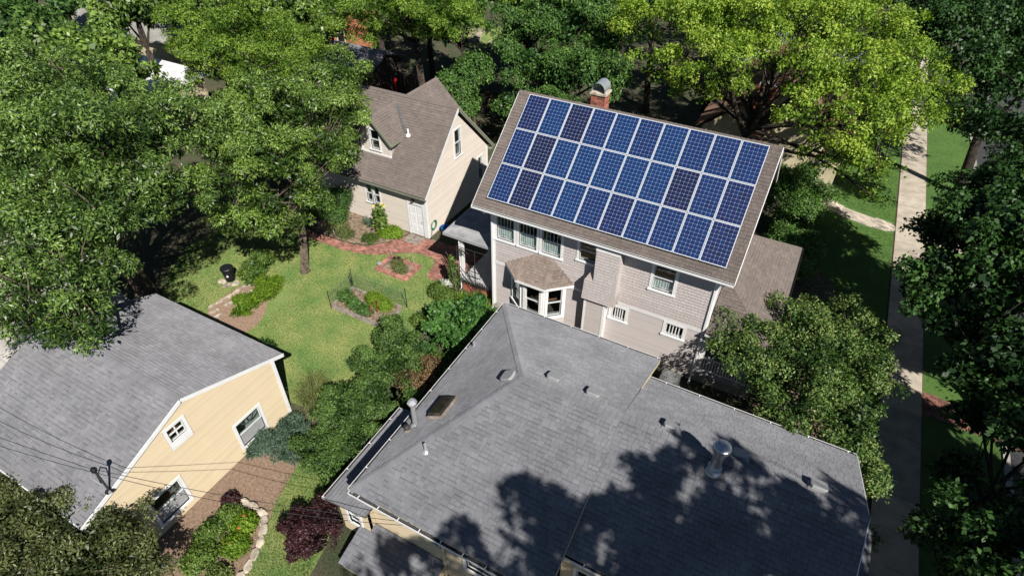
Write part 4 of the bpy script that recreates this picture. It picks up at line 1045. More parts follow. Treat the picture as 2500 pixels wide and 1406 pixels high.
# ================================================================== VEGETATION
def quads(name, V, tint, mat, parent=None, **kw):
    """n leaf quads (V: n x 4 x 3, world coordinates) as one mesh"""
    n = len(V); me = bpy.data.meshes.new(name); co = V.reshape(-1, 3).astype(np.float32)
    if parent is not None:
        off = np.zeros(3); p = parent
        while p is not None: off += np.array(p.location); p = p.parent
        co = co - off.astype(np.float32)
    me.vertices.add(n * 4); me.vertices.foreach_set('co', co.ravel())
    me.loops.add(n * 4); me.loops.foreach_set('vertex_index', np.arange(n * 4, dtype=np.int32))
    me.polygons.add(n); me.polygons.foreach_set('loop_start', np.arange(0, n * 4, 4, dtype=np.int32))
    me.materials.append(MAT[mat])
    a = me.attributes.new('tint', 'FLOAT', 'FACE'); a.data.foreach_set('value', np.clip(tint, 0, 1).astype(np.float32))
    me.update(calc_edges=True)
    o = bpy.data.objects.new(name, me); link(o, parent); return tag(o, **kw)
def nrm(a): return a / np.maximum(np.linalg.norm(a, axis=-1, keepdims=True), 1e-9)
def leaf_quads(c, d, n, L, W, droop=.12, fold=.12):
    d = nrm(d); s = nrm(np.cross(d, n)); u = np.cross(s, d); L = L[:, None]; W = W[:, None]
    mid = c + d * L * .45 + u * W * fold
    return np.stack([c, mid + s * W * .5, c + d * L - u * L * droop, mid - s * W * .5], axis=1)

def six(lobes):
    lob = np.array(lobes, float)
    return np.concatenate([lob[:, :3], lob[:, 3:4], lob[:, 3:4], lob[:, 3:4] * .78], axis=1) if lob.shape[1] == 4 else lob

def foliage(rng, lobes, sprays, per, spray_r, L, W, fill=.12, up=.35, low=-.35, flat=.35, shell=(.70, 1.02), droop=.35, jit=.5, tone=.22, core=.62, sub=0):
    """leaves in sprays over the outer shell of several lobes; returns quads, tints and the spray centres"""
    lob = np.array(lobes, float)
    if lob.shape[1] == 4: lob = np.concatenate([lob[:, :3], lob[:, 3:4], lob[:, 3:4], lob[:, 3:4] * .78], axis=1)
    if sub: big = lob; lob = clumps(rng, lob, sub)
    ctone = rng.normal(0, .12, len(lob)); K = []
    wgt = (lob[:, 3] * lob[:, 4] + lob[:, 3] * lob[:, 5] * .5); wgt /= wgt.sum()
    C = []; N = []
    need = sprays
    while need > 0:
        m = need * 3 + 50
        k = rng.choice(len(lob), m, p=wgt); d = nrm(rng.normal(size=(m, 3)))
        keep = (d[:, 2] > low) | (rng.random(m) < .15)
        rr = shell[0] + (shell[1] - shell[0]) * rng.random(m) ** .6
        p = lob[k, :3] + d * lob[k, 3:6] * rr[:, None]
        q = (p[:, None, :] - lob[None, :, :3]) / lob[None, :, 3:6]
        dist = np.linalg.norm(q, axis=2); dist[np.arange(m), k] = 9
        keep &= dist.min(axis=1) > core
        C.append(p[keep][:need]); N.append(d[keep][:need]); K.append(k[keep][:need]); need -= len(C[-1])
    C = np.concatenate(C); N = np.concatenate(N); n = len(C)
    N = nrm(N + np.array([0, 0, up]))
    st = rng.normal(.5, tone, n) + ctone[np.concatenate(K)]
    sid = np.repeat(np.arange(n), per); m = len(sid)
    nn = N[sid]; t1 = nrm(np.cross(nn, rng.normal(size=(n, 3))[sid])); t2 = np.cross(nn, t1)
    ang = rng.random(m) * 2 * math.pi; rad = np.sqrt(rng.random(m)) * spray_r * rng.uniform(.6, 1.3, n)[sid]
    od = t1 * np.cos(ang)[:, None] + t2 * np.sin(ang)[:, None]
    h = rng.normal(0, spray_r * flat, m)
    c = C[sid] + od * rad[:, None] + nn * (h - .35 * rad ** 2 / spray_r)[:, None]
    d = od + nn * rng.normal(0, .35, m)[:, None] + rng.normal(0, jit, (m, 3)); d[:, 2] -= droop
    ln = nrm(nn + rng.normal(0, jit, (m, 3)))
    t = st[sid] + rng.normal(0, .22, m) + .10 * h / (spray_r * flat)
    Ls = L * rng.uniform(.65, 1.25, m); V = leaf_quads(c, d, ln, Ls, Ls * (W / L))
    if fill:
        if sub: lob = big; wgt = lob[:, 3] ** 2 / (lob[:, 3] ** 2).sum()
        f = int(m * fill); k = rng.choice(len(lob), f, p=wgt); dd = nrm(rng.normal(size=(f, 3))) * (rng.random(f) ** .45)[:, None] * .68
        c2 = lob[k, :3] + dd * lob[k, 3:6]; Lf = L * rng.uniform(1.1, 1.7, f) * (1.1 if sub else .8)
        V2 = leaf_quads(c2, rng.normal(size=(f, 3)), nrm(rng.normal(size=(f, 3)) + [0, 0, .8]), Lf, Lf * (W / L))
        V = np.concatenate([V, V2]); t = np.concatenate([t, rng.normal(.12, .12, f)])  # inner leaves tinted dark: shade inside the crown painted into their colour
    return V, t, C, (big if sub else lob)

def clumps(rng, lob, per, rf=(.22, .40), flat=.55):
    out = []
    for l in lob:
        n = max(3, int(per * (l[3] / 2.0) ** 1.6)); k = 0
        while k < n:
            d = nrm(rng.normal(size=3))
            if d[2] < -.45: continue
            rr = rng.uniform(.62, 1.08); r = l[3] * rng.uniform(*rf); a = rng.uniform(.8, 1.35)
            out.append((*(l[:3] + d * l[3:6] * rr), r * a, r / a ** .5, r * flat)); k += 1
    return np.array(out)

def limb(mb, a, b, r0, r1, rng, n=5, bend=.12, sides=6):
    a = np.array(a, float); b = np.array(b, float); L = np.linalg.norm(b - a); off = rng.normal(0, bend * L * .5, 3); off[2] = abs(off[2]) * .6
    pts = [a + (b - a) * t + off * math.sin(math.pi * t) for t in np.linspace(0, 1, n)]
    mb.tube([tuple(p) for p in pts], list(np.linspace(r0, r1, n)), sides, cap=False)
    return pts

def tree(name, label, cat, base, lobes, sprays, per, spray_r, L, W, leaf, bark='bark', trunk_r=.25, fork=None, seed=1, group=None, twigs=5, **kw):
    rng = np.random.default_rng(seed)
    T = thing(name, label, cat, base, group)
    V, t, C, lob = foliage(rng, lobes, sprays, per, spray_r, L, W, **kw)
    mb = MB(); cen = lob[:, :3].mean(axis=0); fz = fork if fork is not None else base[2] + (lob[:, 2] - lob[:, 5]).min() * .8
    fz = max(fz, base[2] + .3)
    f = (1 - .35) * np.array(base) + .35 * np.array([cen[0], cen[1], base[2]]); top = np.array([f[0], f[1], fz])
    b = np.array(base, float); mb.tube([tuple(b + [0, 0, -.05]), tuple(b + [0, 0, .18]), tuple((b + top) / 2 + rng.normal(0, .05, 3)), tuple(top)], [trunk_r * 1.5, trunk_r * 1.08, trunk_r * .95, trunk_r * .85], 9)
    for k in range(len(lob)):
        p = lob[k, :3]; dist = np.linalg.norm(p - top); r = trunk_r * min(.6, .22 + .5 * lob[k, 3] / max(dist, 1.5))
        start = top + (cen - top) * rng.uniform(0, .25)
        pts = limb(mb, start, p, r, r * .35, rng)
        near = C[np.argsort(np.linalg.norm(C - p, axis=1))[:200]]
        for j in rng.choice(len(near), min(twigs, len(near)), replace=False):
            limb(mb, pts[rng.integers(2, 5)], near[j], r * .35, .012, rng, 4, .2, 4)
    mb.build('trunk', bark, T, smooth=True)
    quads('crown', V, t, leaf, T)
    return T

def shrub(name, label, cat, base, lobes, sprays, per, spray_r, L, W, leaf, seed=1, group=None, stems=6, bark='bark', **kw):
    rng = np.random.default_rng(seed); T = thing(name, label, cat, base, group)
    kw.setdefault('low', -.1)
    V, t, C, lob = foliage(rng, lobes, sprays, per, spray_r, L, W, **kw)
    V[:, :, 2] = np.maximum(V[:, :, 2], base[2] + .01 + .02 * rng.random((len(V), 1)))
    mb = MB()
    for k in range(stems):
        p = lob[k % len(lob), :3] + rng.normal(0, .2, 3); a = np.array(base) + np.append(rng.normal(0, .12, 2), 0) if len(lob) < 5 else np.array([p[0] + rng.normal(0, .1), p[1] + rng.normal(0, .1), base[2]])
        p[2] = max(p[2], base[2] + .1); limb(mb, a, p, .035, .012, rng, 4, .15, 5)
    mb.build('stems', bark, T, kind='stuff', smooth=True); quads('foliage', V, t, leaf, T)
    return T

def blades(name, label, cat, base, n, r, h, W, leaf, seed=1, spread=.8, group=None, ry=None, cone=1.0):
    """tuft of arching strap leaves, each a bent strip of two quads"""
    rng = np.random.default_rng(seed); T = thing(name, label, cat, base, group); ry = ry or r
    a = rng.random(n) * 2 * math.pi; q = np.sqrt(rng.random(n)); c = np.stack([base[0] + np.cos(a) * q * r * cone * .6, base[1] + np.sin(a) * q * ry * cone * .6, np.full(n, base[2])], 1)
    b = rng.random(n) * 2 * math.pi; d = np.stack([np.cos(b) * .5 + np.cos(a) * q, np.sin(b) * .5 + np.sin(a) * q, np.zeros(n)], 1)
    H = h * rng.uniform(.55, 1.1, n)[:, None]; S = (spread * rng.uniform(.3, 1.1, n))[:, None] * h
    up = np.array([0, 0, 1.0]); m1 = c + d * S * .35 + up * H * .75; m2 = c + d * S + up * H * rng.uniform(.55, 1.0, n)[:, None]
    s = nrm(np.cross(d + 1e-6, up)) * W / 2
    V = np.concatenate([np.stack([c - s * .6, c + s * .6, m1 + s, m1 - s], 1), np.stack([m1 - s, m1 + s, m2 + s * .1, m2 - s * .1], 1)])
    t = rng.normal(.5, .25, n); quads('foliage', V, np.concatenate([t, t + .08]), leaf, T, kind='stuff'); return T

# --- big ash trees on the left
T1L = [(-22.2, -5.6, 8.6, 2.6), (-20.8, -3.4, 8.8, 1.3), (-16.2, -4.2, 9.0, 1.5), (-14.6, -4.9, 8.8, 1.3), (-15.6, -9.0, 8.3, 2.7), (-12.9, -7.6, 9.0, 2.5), (-12.8, -5.2, 8.6, 2.2), (-13.3, -11.2, 6.8, 2.3), (-10.9, -10.0, 7.6, 2.1), (-10.6, -7.9, 7.4, 1.7), (-12.1, -12.9, 5.4, 1.9), (-10.3, -11.7, 6.3, 1.6), (-9.3, -13.1, 5.0, 1.1), (-18.5, -7.5, 8.5, 3.0), (-19.5, -10.5, 7.2, 2.6), (-16.5, -12.0, 6.4, 2.3), (-8.5, -12.6, 5.2, .8), (-17.5, -14.0, 5.2, 1.8), (-14.6, -14.6, 4.4, 1.5), (-10.6, -12.7, 5.5, 1.2), (-11.6, -13.7, 4.8, 1.2), (-9.8, -12.1, 5.6, 1.0), (-10.2, -13.6, 4.9, .9)]
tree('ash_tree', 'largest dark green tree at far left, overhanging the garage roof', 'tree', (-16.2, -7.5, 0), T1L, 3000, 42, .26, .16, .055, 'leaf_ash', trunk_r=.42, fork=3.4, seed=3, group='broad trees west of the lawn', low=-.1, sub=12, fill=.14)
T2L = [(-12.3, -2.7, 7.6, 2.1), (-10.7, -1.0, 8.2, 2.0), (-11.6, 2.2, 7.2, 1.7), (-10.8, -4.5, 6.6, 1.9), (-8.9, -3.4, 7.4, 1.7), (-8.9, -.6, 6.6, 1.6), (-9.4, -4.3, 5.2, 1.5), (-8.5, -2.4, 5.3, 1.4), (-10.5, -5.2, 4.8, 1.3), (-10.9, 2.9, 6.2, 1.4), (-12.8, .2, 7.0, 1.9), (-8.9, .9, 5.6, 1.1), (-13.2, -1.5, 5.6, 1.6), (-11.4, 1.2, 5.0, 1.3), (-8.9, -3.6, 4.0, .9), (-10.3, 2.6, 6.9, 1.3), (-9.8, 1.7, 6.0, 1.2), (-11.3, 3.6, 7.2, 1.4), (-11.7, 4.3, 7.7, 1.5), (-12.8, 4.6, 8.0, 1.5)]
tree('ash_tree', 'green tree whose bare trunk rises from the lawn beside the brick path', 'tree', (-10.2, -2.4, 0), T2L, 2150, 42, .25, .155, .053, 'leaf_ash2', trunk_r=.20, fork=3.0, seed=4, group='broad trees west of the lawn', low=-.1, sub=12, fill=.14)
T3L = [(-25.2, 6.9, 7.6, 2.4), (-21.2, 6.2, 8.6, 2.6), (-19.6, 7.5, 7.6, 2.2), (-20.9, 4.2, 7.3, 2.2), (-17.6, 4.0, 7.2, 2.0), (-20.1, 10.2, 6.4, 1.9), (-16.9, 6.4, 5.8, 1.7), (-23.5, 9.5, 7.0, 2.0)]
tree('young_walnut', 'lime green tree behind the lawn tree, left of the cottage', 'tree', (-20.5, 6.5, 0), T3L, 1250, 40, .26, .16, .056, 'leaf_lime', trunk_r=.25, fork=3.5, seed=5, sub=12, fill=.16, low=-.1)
# --- trees behind the cottage
T4L = [(-19.5, 13.6, 8.2, 2.0), (-15.4, 13.2, 9.2, 2.2), (-12.2, 13.6, 9.0, 1.9), (-17.0, 13.4, 7.2, 1.7), (-13.6, 15.0, 7.4, 1.8), (-11.4, 15.0, 8.0, 1.6), (-17.0, 17.0, 8.5, 2.4), (-13.8, 18.0, 9.0, 2.4)]
tree('locust_tree', 'tall tree with bare dark trunk right behind the cottage ridge', 'tree', (-14.6, 15.2, 0), T4L, 1050, 42, .27, .17, .056, 'leaf_lime', bark='bark_dark', trunk_r=.26, fork=6.0, seed=6, sub=12, fill=.14)
tree('shade_tree', 'small dark tree tucked behind the right end of the cottage', 'tree', (-9.6, 14.4, 0), [(-10.6, 13.6, 4.6, 1.3), (-9.8, 14.6, 5.4, 1.3), (-9.9, 13.2, 3.4, 1.0), (-10.8, 14.8, 3.4, 1.1)], 260, 50, .4, .17, .09, 'leaf_mid', bark='bark', trunk_r=.20, fork=2.0, seed=7)
# --- tree behind the solar house, left end of its ridge
T5L = [(-8.7, 19.5, 6.8, 2.3), (-5.2, 18.6, 7.8, 2.4), (-2.9, 20.5, 7.2, 2.4), (-6.2, 15.9, 5.9, 2.0), (-3.3, 15.7, 6.0, 2.0), (-6.4, 14.3, 3.9, 1.6), (-1.0, 15.6, 6.0, 1.8), (-3.8, 13.8, 4.2, 1.7)]
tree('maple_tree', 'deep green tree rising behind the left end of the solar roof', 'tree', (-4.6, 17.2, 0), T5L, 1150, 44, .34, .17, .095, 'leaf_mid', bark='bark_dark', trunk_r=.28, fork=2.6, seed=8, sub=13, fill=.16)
# --- the big yellow-green tree behind the solar house
YTL = [(-.1, 17.4, 8.8, 1.9), (3.2, 17.0, 9.8, 2.4), (6.8, 17.2, 10.0, 2.5), (9.8, 18.6, 10.0, 2.6), (12.4, 20.2, 9.4, 2.5), (2.6, 14.6, 7.8, 1.8), (6.5, 13.2, 9.0, 2.1), (10.2, 13.8, 9.0, 2.0), (12.6, 14.6, 8.9, 2.3), (15.0, 19.2, 7.9, 2.2), (11.2, 11.6, 7.8, 1.8), (13.6, 12.9, 7.3, 1.8), (5.0, 13.8, 7.1, 1.2), (12.6, 12.0, 5.9, 1.5), (14.4, 12.6, 5.3, 1.3), (15.4, 16.8, 6.8, 1.8), (14.9, 12.2, 4.2, .8), (8.6, 22, 9.0, 2.6), (4.5, 22, 9.0, 2.6), (8.2, 14.6, 9.2, 1.4)]
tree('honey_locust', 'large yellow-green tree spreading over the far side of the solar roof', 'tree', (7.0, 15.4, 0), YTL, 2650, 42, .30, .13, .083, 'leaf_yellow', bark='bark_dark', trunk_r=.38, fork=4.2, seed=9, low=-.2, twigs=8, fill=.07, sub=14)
# --- street trees on the right
R1L = [(15.6, 26.5, 8.8, 2.4), (17.4, 25.2, 9.6, 2.6), (20.2, 28.4, 9.0, 2.6), (18.0, 21.6, 8.2, 2.2), (20.4, 21.6, 8.0, 2.4), (18.2, 17.2, 7.0, 1.7), (20.4, 17.0, 7.0, 1.9), (22.5, 24.5, 9.0, 2.8), (18.8, 30, 9, 2.6)]
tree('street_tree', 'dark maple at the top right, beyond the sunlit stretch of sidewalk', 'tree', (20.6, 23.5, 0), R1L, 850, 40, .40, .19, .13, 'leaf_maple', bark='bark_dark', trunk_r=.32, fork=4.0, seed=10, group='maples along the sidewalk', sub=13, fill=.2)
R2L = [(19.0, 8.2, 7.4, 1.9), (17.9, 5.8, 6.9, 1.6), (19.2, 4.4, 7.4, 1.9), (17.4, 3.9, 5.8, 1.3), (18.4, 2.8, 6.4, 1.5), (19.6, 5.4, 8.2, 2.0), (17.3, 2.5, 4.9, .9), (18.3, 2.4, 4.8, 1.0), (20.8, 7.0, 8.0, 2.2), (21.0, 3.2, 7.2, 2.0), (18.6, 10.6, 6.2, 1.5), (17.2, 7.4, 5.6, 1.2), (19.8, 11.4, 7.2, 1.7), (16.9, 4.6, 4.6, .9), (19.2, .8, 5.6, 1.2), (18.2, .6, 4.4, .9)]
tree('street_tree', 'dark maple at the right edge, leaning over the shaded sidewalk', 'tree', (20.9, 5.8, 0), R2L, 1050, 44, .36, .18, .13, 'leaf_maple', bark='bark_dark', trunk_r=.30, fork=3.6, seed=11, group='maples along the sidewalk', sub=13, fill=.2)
R3L = [(19.6, 1.0, 4.6, 1.1), (19.2, -.5, 3.6, .9), (20.6, -1.6, 4.8, 1.2), (20.4, 1.0, 3.6, 1.1), (20.9, -3.0, 4.6, 1.4), (19.6, -3.4, 3.0, .9), (19.0, -5.2, 3.4, 1.2), (20.6, -5.8, 4.4, 1.5), (18.7, -2.2, 2.6, .8), (19.8, -8.0, 4.0, 1.4), (18.9, -6.8, 2.4, .8)]
tree('street_tree', 'low dark maple at the lower right, south of the red brick walk', 'tree', (20.6, -.8, 0), R3L, 640, 50, .42, .17, .12, 'leaf_maple', bark='bark_dark', trunk_r=.16, fork=1.6, seed=12, group='maples along the sidewalk', sub=14)
# --- trees that stand outside the picture and throw the shade on roof, sidewalk and lawn
tree('street_tree', 'tall street tree out of the picture that shades the grey roof', 'tree', (21.5, -18.3, 0), [(21.4, -18.5, 17.3, 1.8), (22.8, -16.2, 17.0, 1.3), (24.7, -15.7, 16.8, 1.2), (20.6, -16.7, 17.2, 1.2), (19.9, -19.2, 16.0, 2.0), (23.2, -16.9, 16.2, 1.6), (24.8, -18.6, 17.6, 1.5), (20.6, -16.9, 14.4, 1.6), (22.2, -20.3, 16.2, 2.0), (23.4, -15.4, 14.5, 1.4), (25.8, -16.2, 16.0, 1.5), (19.4, -20.6, 17.6, 1.6), (26.0, -14.2, 14.2, 1.5), (15.9, -22.8, 15.6, 1.2), (17.2, -22.4, 16.6, 1.4)], 540, 46, .32, .24, .17, 'leaf_maple', trunk_r=.4, fork=8, seed=13, group='maples along the sidewalk', fill=.06, sub=6)
tree('street_tree', 'street tree out of the picture that shades the sidewalk', 'tree', (24.8, 1.0, 0), [(24.6, 1.6, 8.6, 2.6), (23.2, 3.8, 8.0, 2.0), (26.6, 3.4, 9.2, 2.6), (23.0, -4.0, 7.4, 1.8), (25.0, -4.6, 8.8, 2.2), (23.6, 6.2, 6.8, 1.6)], 560, 40, .4, .28, .21, 'leaf_maple', trunk_r=.35, fork=4, seed=14, group='maples along the sidewalk', fill=.3, sub=10)
tree('street_tree', 'second street tree out of the picture, south of the first', 'tree', (26.5, -8.5, 0), [(25.6, -7.6, 8.0, 2.4), (24.6, -10.6, 7.6, 2.2), (27.0, -10.0, 9.0, 2.6), (25.0, -13.2, 8.0, 2.2), (27.2, -6.0, 8.8, 2.4), (24.4, -9.0, 6.0, 1.7), (26.4, -14.4, 8.6, 2.2), (25.2, -5.2, 6.5, 1.8), (26.6, -6.4, 8.5, 2.2), (24.6, -3.4, 5.6, 1.5)], 560, 40, .4, .26, .19, 'leaf_maple', trunk_r=.35, fork=4, seed=24, group='maples along the sidewalk', fill=.3, sub=10)
tree('street_tree', 'street tree out of the picture beside the shaded walk', 'tree', (25.6, 7.0, 0), [(24.6, 6.2, 7.2, 2.0), (25.8, 8.2, 6.0, 1.7), (26.4, 5.2, 8.4, 2.2), (23.8, 4.6, 5.6, 1.6)], 300, 40, .4, .26, .19, 'leaf_maple', trunk_r=.3, fork=3, seed=25, group='maples along the sidewalk', fill=.3, sub=10)
# --- lilac by the porch, shrubs at the house front
LIL = [(11.3, .1, 3.0, 1.2), (13.1, 1.5, 3.2, 1.4), (14.9, 2.6, 3.0, 1.4), (12.4, -1.6, 3.0, 1.3), (14.0, -.8, 3.7, 1.5), (15.6, .1, 3.1, 1.4), (13.8, -2.7, 3.0, 1.3), (15.5, -2.3, 2.9, 1.4), (16.0, -3.9, 2.5, 1.1), (14.6, 4.6, 2.2, 1.1), (12.6, .2, 2.2, 1.3), (14.6, -4.0, 2.2, 1.1), (16.2, -5.4, 2.0, .8)]
tree('lilac', 'broad glossy-leaved small tree between the grey roof and the front porch', 'tree', (13.9, -.6, 0), LIL, 1250, 42, .23, .105, .058, 'leaf_lilac', trunk_r=.12, fork=.8, seed=15, low=-.3, sub=22, fill=.16)
shrub('front_shrub', 'tall loose shrub behind the front porch roof', 'shrub', (12.0, 11.6, 0), [(11.6, 10.0, 1.7, .9), (12.1, 12.6, 2.4, 1.0), (11.1, 14.2, 2.8, 1.1), (12.9, 11.0, 1.3, .9), (12.9, 8.9, 1.1, .7), (11.7, 13.0, 1.2, 1.1)], 430, 50, .30, .12, .07, 'leaf_mid', seed=16)
shrub('front_shrub', 'dark tall shrub before the cream neighbour wall, beyond the solar roof corner', 'shrub', (11.2, 16.4, 0), [(10.2, 16.3, 1.6, 1.1), (11.4, 16.5, 2.2, 1.1), (12.6, 16.7, 1.5, 1.0), (9.2, 16.2, 1.0, .9)], 260, 40, .30, .13, .07, 'leaf_mid', seed=116, sub=22, fill=.2)
shrub('rust_shrub', 'rusty brown low shrub at the corner of the front porch', 'shrub', (13.7, 5.6, 0), [(13.5, 5.9, .35, .6, .8, .35), (14.2, 4.9, .3, .5, .6, .3)], 80, 40, .22, .10, .03, 'leaf_rust', seed=17)
shrub('front_shrub', 'bright green shrub just above the lilac, facing the lawn', 'shrub', (14.9, 6.2, 0), [(14.6, 6.2, .8, .8), (15.4, 5.6, .7, .7)], 130, 45, .25, .11, .065, 'leaf_lilac', seed=18)
# --- hedge and shrubs along the west side of the grey-roofed house
HL = [(-2.7, -4.5, .9, .8, .8, .8), (-2.2, -5.4, 1.2, .8, .8, 1.0), (-1.9, -6.4, 1.0, .9, .9, .95), (-1.5, -7.4, 1.3, .85, .9, 1.1), (-1.7, -8.6, 1.05, .9, .9, .95), (-1.4, -9.5, 1.25, .9, .85, 1.05), (-1.1, -10.4, .95, .9, .9, .9), (-.3, -11.1, 1.05, .85, .8, .9), (-.7, -8.2, 1.35, .8, .9, 1.0), (-.9, -6.6, 1.25, .8, .9, 1.0), (.2, -10.3, 1.15, .8, .8, .9), (-.4, -9.5, 1.4, .7, .8, .9), (-2.3, -9.4, .6, .6, .6, .5), (-1.9, -11.0, .6, .6, .6, .5), (-1.3, -5.2, 1.1, .8, .8, .9)]
shrub('hedge', 'long uneven leafy hedge between the lawn and the grey-roofed house', 'hedge', (-1.5, -8, 0), HL, 1150, 44, .20, .10, .048, 'leaf_hedge', seed=19, stems=14, fill=.3, up=.5, tone=.2, sub=30, jit=.65)
shrub('rose_of_sharon', 'leafy shrub with large fresh green leaves between hedge and bay window', 'shrub', (-.2, -2.9, 0), [(-.9, -2.9, 1.2, .75), (-.1, -2.0, 1.3, .75), (.5, -3.5, 1.3, .8), (-.6, -3.8, 1.0, .7), (.9, -2.5, 1.1, .6), (.2, -2.8, 1.7, .7)], 330, 24, .2, .17, .12, 'leaf_rose', seed=20, sub=45, fill=.05)
shrub('seedhead_shrub', 'shrub with dry brown flower heads beside the dark roof gutter', 'shrub', (.2, -6.2, 0), [(.1, -5.7, 1.1, .55), (.4, -6.6, 1.2, .55), (-.1, -6.9, 1.3, .5)], 60, 40, .2, .10, .035, 'leaf_dry', seed=21)
shrub('low_shrub', 'mid green shrub between hedge and the dry flower heads', 'shrub', (-.2, -5.9, 0), [(-.3, -5.4, .9, .6, .6, .8), (-.1, -6.6, 1.0, .6, .7, .9), (.5, -7.6, .9, .6, .7, .8)], 160, 40, .2, .10, .05, 'leaf_hedge', seed=122, sub=30)
shrub('low_shrub', 'dark green shrub filling the gap under the west gutter', 'shrub', (.9, -4.8, 0), [(.7, -4.6, .7, .6), (.9, -5.6, .7, .6)], 90, 45, .22, .10, .06, 'leaf_mid', seed=22)
for i, (x, y, h, lab) in enumerate([(-2.9, -.6, .6, 'straggly green perennial nearest the brick path corner'), (-2.2, -.9, .7, 'straggly green perennial next to the porch foundation'), (-1.7, -1.7, .6, 'straggly green perennial between the daylilies and the hedge')]):
    shrub('perennial', lab, 'plant', (x, y, 0), [(x, y, h * .5, .5, .5, h * .6), (x + .3, y - .2, h * .4, .4, .4, h * .5)], 70, 40, .18, .13, .035, 'leaf_garden', seed=23 + i, group='perennials by the back porch', stems=4)
for i, (x, y, r, h, leaf, lab) in enumerate([(-1.0, -1.2, .55, .7, 'leaf_garden', 'leafy green plant between the porch lattice and the hedge'), (.4, -1.2, .55, .7, 'leaf_rose', 'leafy green plant at the foot of the house corner'), (-2.4, -2.6, .5, .6, 'leaf_garden', 'pale leafy plant at the upper end of the hedge'), (-1.3, -4.6, .6, .9, 'leaf_rose', 'large-leaved plant between hedge and leafy shrub'), (1.2, -1.0, .5, .6, 'leaf_garden', 'leafy plant under the bay window beside the gutter'), (.9, -7.6, .5, .8, 'leaf_mid', 'dark plant in the shade of the west gutter, middle of the wall'), (.7, -9.0, .5, .8, 'leaf_mid', 'dark plant in the shade of the west gutter, near the flue'), (1.6, -3.2, .5, .8, 'leaf_mid', 'dark plant under the corner of the grey roof')]):
    shrub('garden_plant', lab, 'plant', (x, y, 0), [(x, y, h * .5, r, r, h * .55)], 60, 34, .2, .14, .06, leaf, seed=400 + i, group='plants along the grey-roofed house', stems=4, sub=12)
blades('daylily', 'yellow-green strap-leaved clump below the porch lattice', 'plant', (-.9, -.35, 0), 170, .5, .55, .03, 'leaf_bright', seed=30, group='strap-leaved clumps by the porch')
blades('daylily', 'yellow-green strap-leaved clump at the house corner', 'plant', (-.1, -.7, 0), 190, .5, .6, .03, 'leaf_bright', seed=31, group='strap-leaved clumps by the porch')
blades('daylily', 'yellow-green strap-leaved clump left of the porch downspout', 'plant', (-1.7, -.45, 0), 130, .4, .5, .03, 'leaf_bright', seed=32, group='strap-leaved clumps by the porch')
shrub('climbing_vine', 'slim green vine climbing beside the porch trellis', 'plant', (-2.35, .1, 0), [(-2.35, .1, .6, .25, .22, .5), (-2.4, .1, 1.3, .22, .2, .5), (-2.45, .12, 1.9, .15, .15, .35)], 60, 36, .14, .10, .05, 'leaf_garden', seed=33, low=-.8)
shrub('white_flowers', 'small clump of white blossoms at the end of the brick path', 'plant', (-2.75, -.1, 0), [(-2.75, -.1, .45, .35, .3, .25)], 34, 16, .12, .05, .045, 'petal_white', seed=34)
# --- garage side
blades('ornamental_grass', 'tall pale ornamental grass clump at the garage corner', 'plant', (-3.55, -8.9, 0), 520, .75, 1.0, .014, 'leaf_grass', seed=35, spread=.75)
blades('ornamental_grass', 'low pale grass tuft between garage corner and lawn', 'plant', (-4.1, -8.2, 0), 300, .6, .6, .014, 'leaf_grass', seed=36, spread=.8)
shrub('juniper', 'spreading blue-green juniper against the yellow garage wall', 'shrub', (-3.3, -11.0, 0), [(-3.7, -11.3, .22, .6, .5, .3), (-3.0, -10.8, .25, .6, .55, .32), (-3.4, -10.4, .2, .55, .5, .28), (-2.7, -11.4, .18, .5, .4, .24), (-3.9, -11.9, .18, .4, .4, .22)], 360, 40, .2, .14, .022, 'leaf_juniper', seed=37, jit=.45, droop=-.2, sub=60, fill=.2)
shrub('smoke_bush', 'round burgundy shrub below the power cables', 'shrub', (.35, -13.3, 0), [(.1, -13.4, .7, .65), (.7, -13.0, .75, .7), (.4, -13.9, .55, .55), (.9, -13.6, .5, .5)], 330, 40, .16, .085, .055, 'leaf_wine', seed=38, sub=50, fill=.2, jit=.7)
BLL = [(-6.8, -17.9, 2.3, 1.2), (-5.1, -17.4, 2.7, 1.2), (-3.7, -16.9, 2.5, 1.0), (-2.7, -17.0, 2.0, .9), (-3.4, -18.0, 2.4, 1.1), (-4.9, -18.7, 2.5, 1.2), (-8.2, -18.6, 2.2, 1.3), (-2.2, -18.0, 1.6, .9), (-6.5, -19.6, 2.4, 1.2), (-4.0, -19.6, 2.0, 1.1)]
tree('evergreen_bush', 'large olive glossy-leaved bush filling the bottom left corner', 'shrub', (-4.8, -18.2, 0), BLL, 1150, 46, .24, .12, .046, 'leaf_gloss', bark='bark', trunk_r=.12, fork=.7, seed=39, low=-.2, sub=30, fill=.25, up=.6)
for i, (x, y, r, leaf, lab, cat) in enumerate([(-1.9, -14.2, .42, 'leaf_bright', 'bright green zinnia patch nearest the stone edging', 'flowers'), (-1.55, -14.9, .42, 'leaf_bright', 'bright green zinnia patch at the lower end of the stone edging', 'flowers'), (-2.6, -14.2, .42, 'leaf_garden', 'grey-green herb clump behind the zinnias', 'plant'), (-2.6, -15.0, .5, 'leaf_garden', 'low green ground plants in the middle of the stone-edged bed', 'plant'), (-2.2, -15.8, .55, 'leaf_garden', 'low green ground plants at the bottom of the stone-edged bed', 'plant'), (-3.0, -13.8, .3, 'leaf_wine', 'dark wine-leaved plant at the top of the stone-edged bed', 'plant'), (-1.2, -15.9, .4, 'leaf_lawn', 'low grassy tuft inside the lower stone edging', 'plant')]):
    shrub('bed_plant', lab, cat, (x, y, 0), [(x, y, r * .45, r, r, r * .55)], 60, 36, .16, .11, .05, leaf, seed=40 + i, stems=3, group='plants in the stone-edged bed')
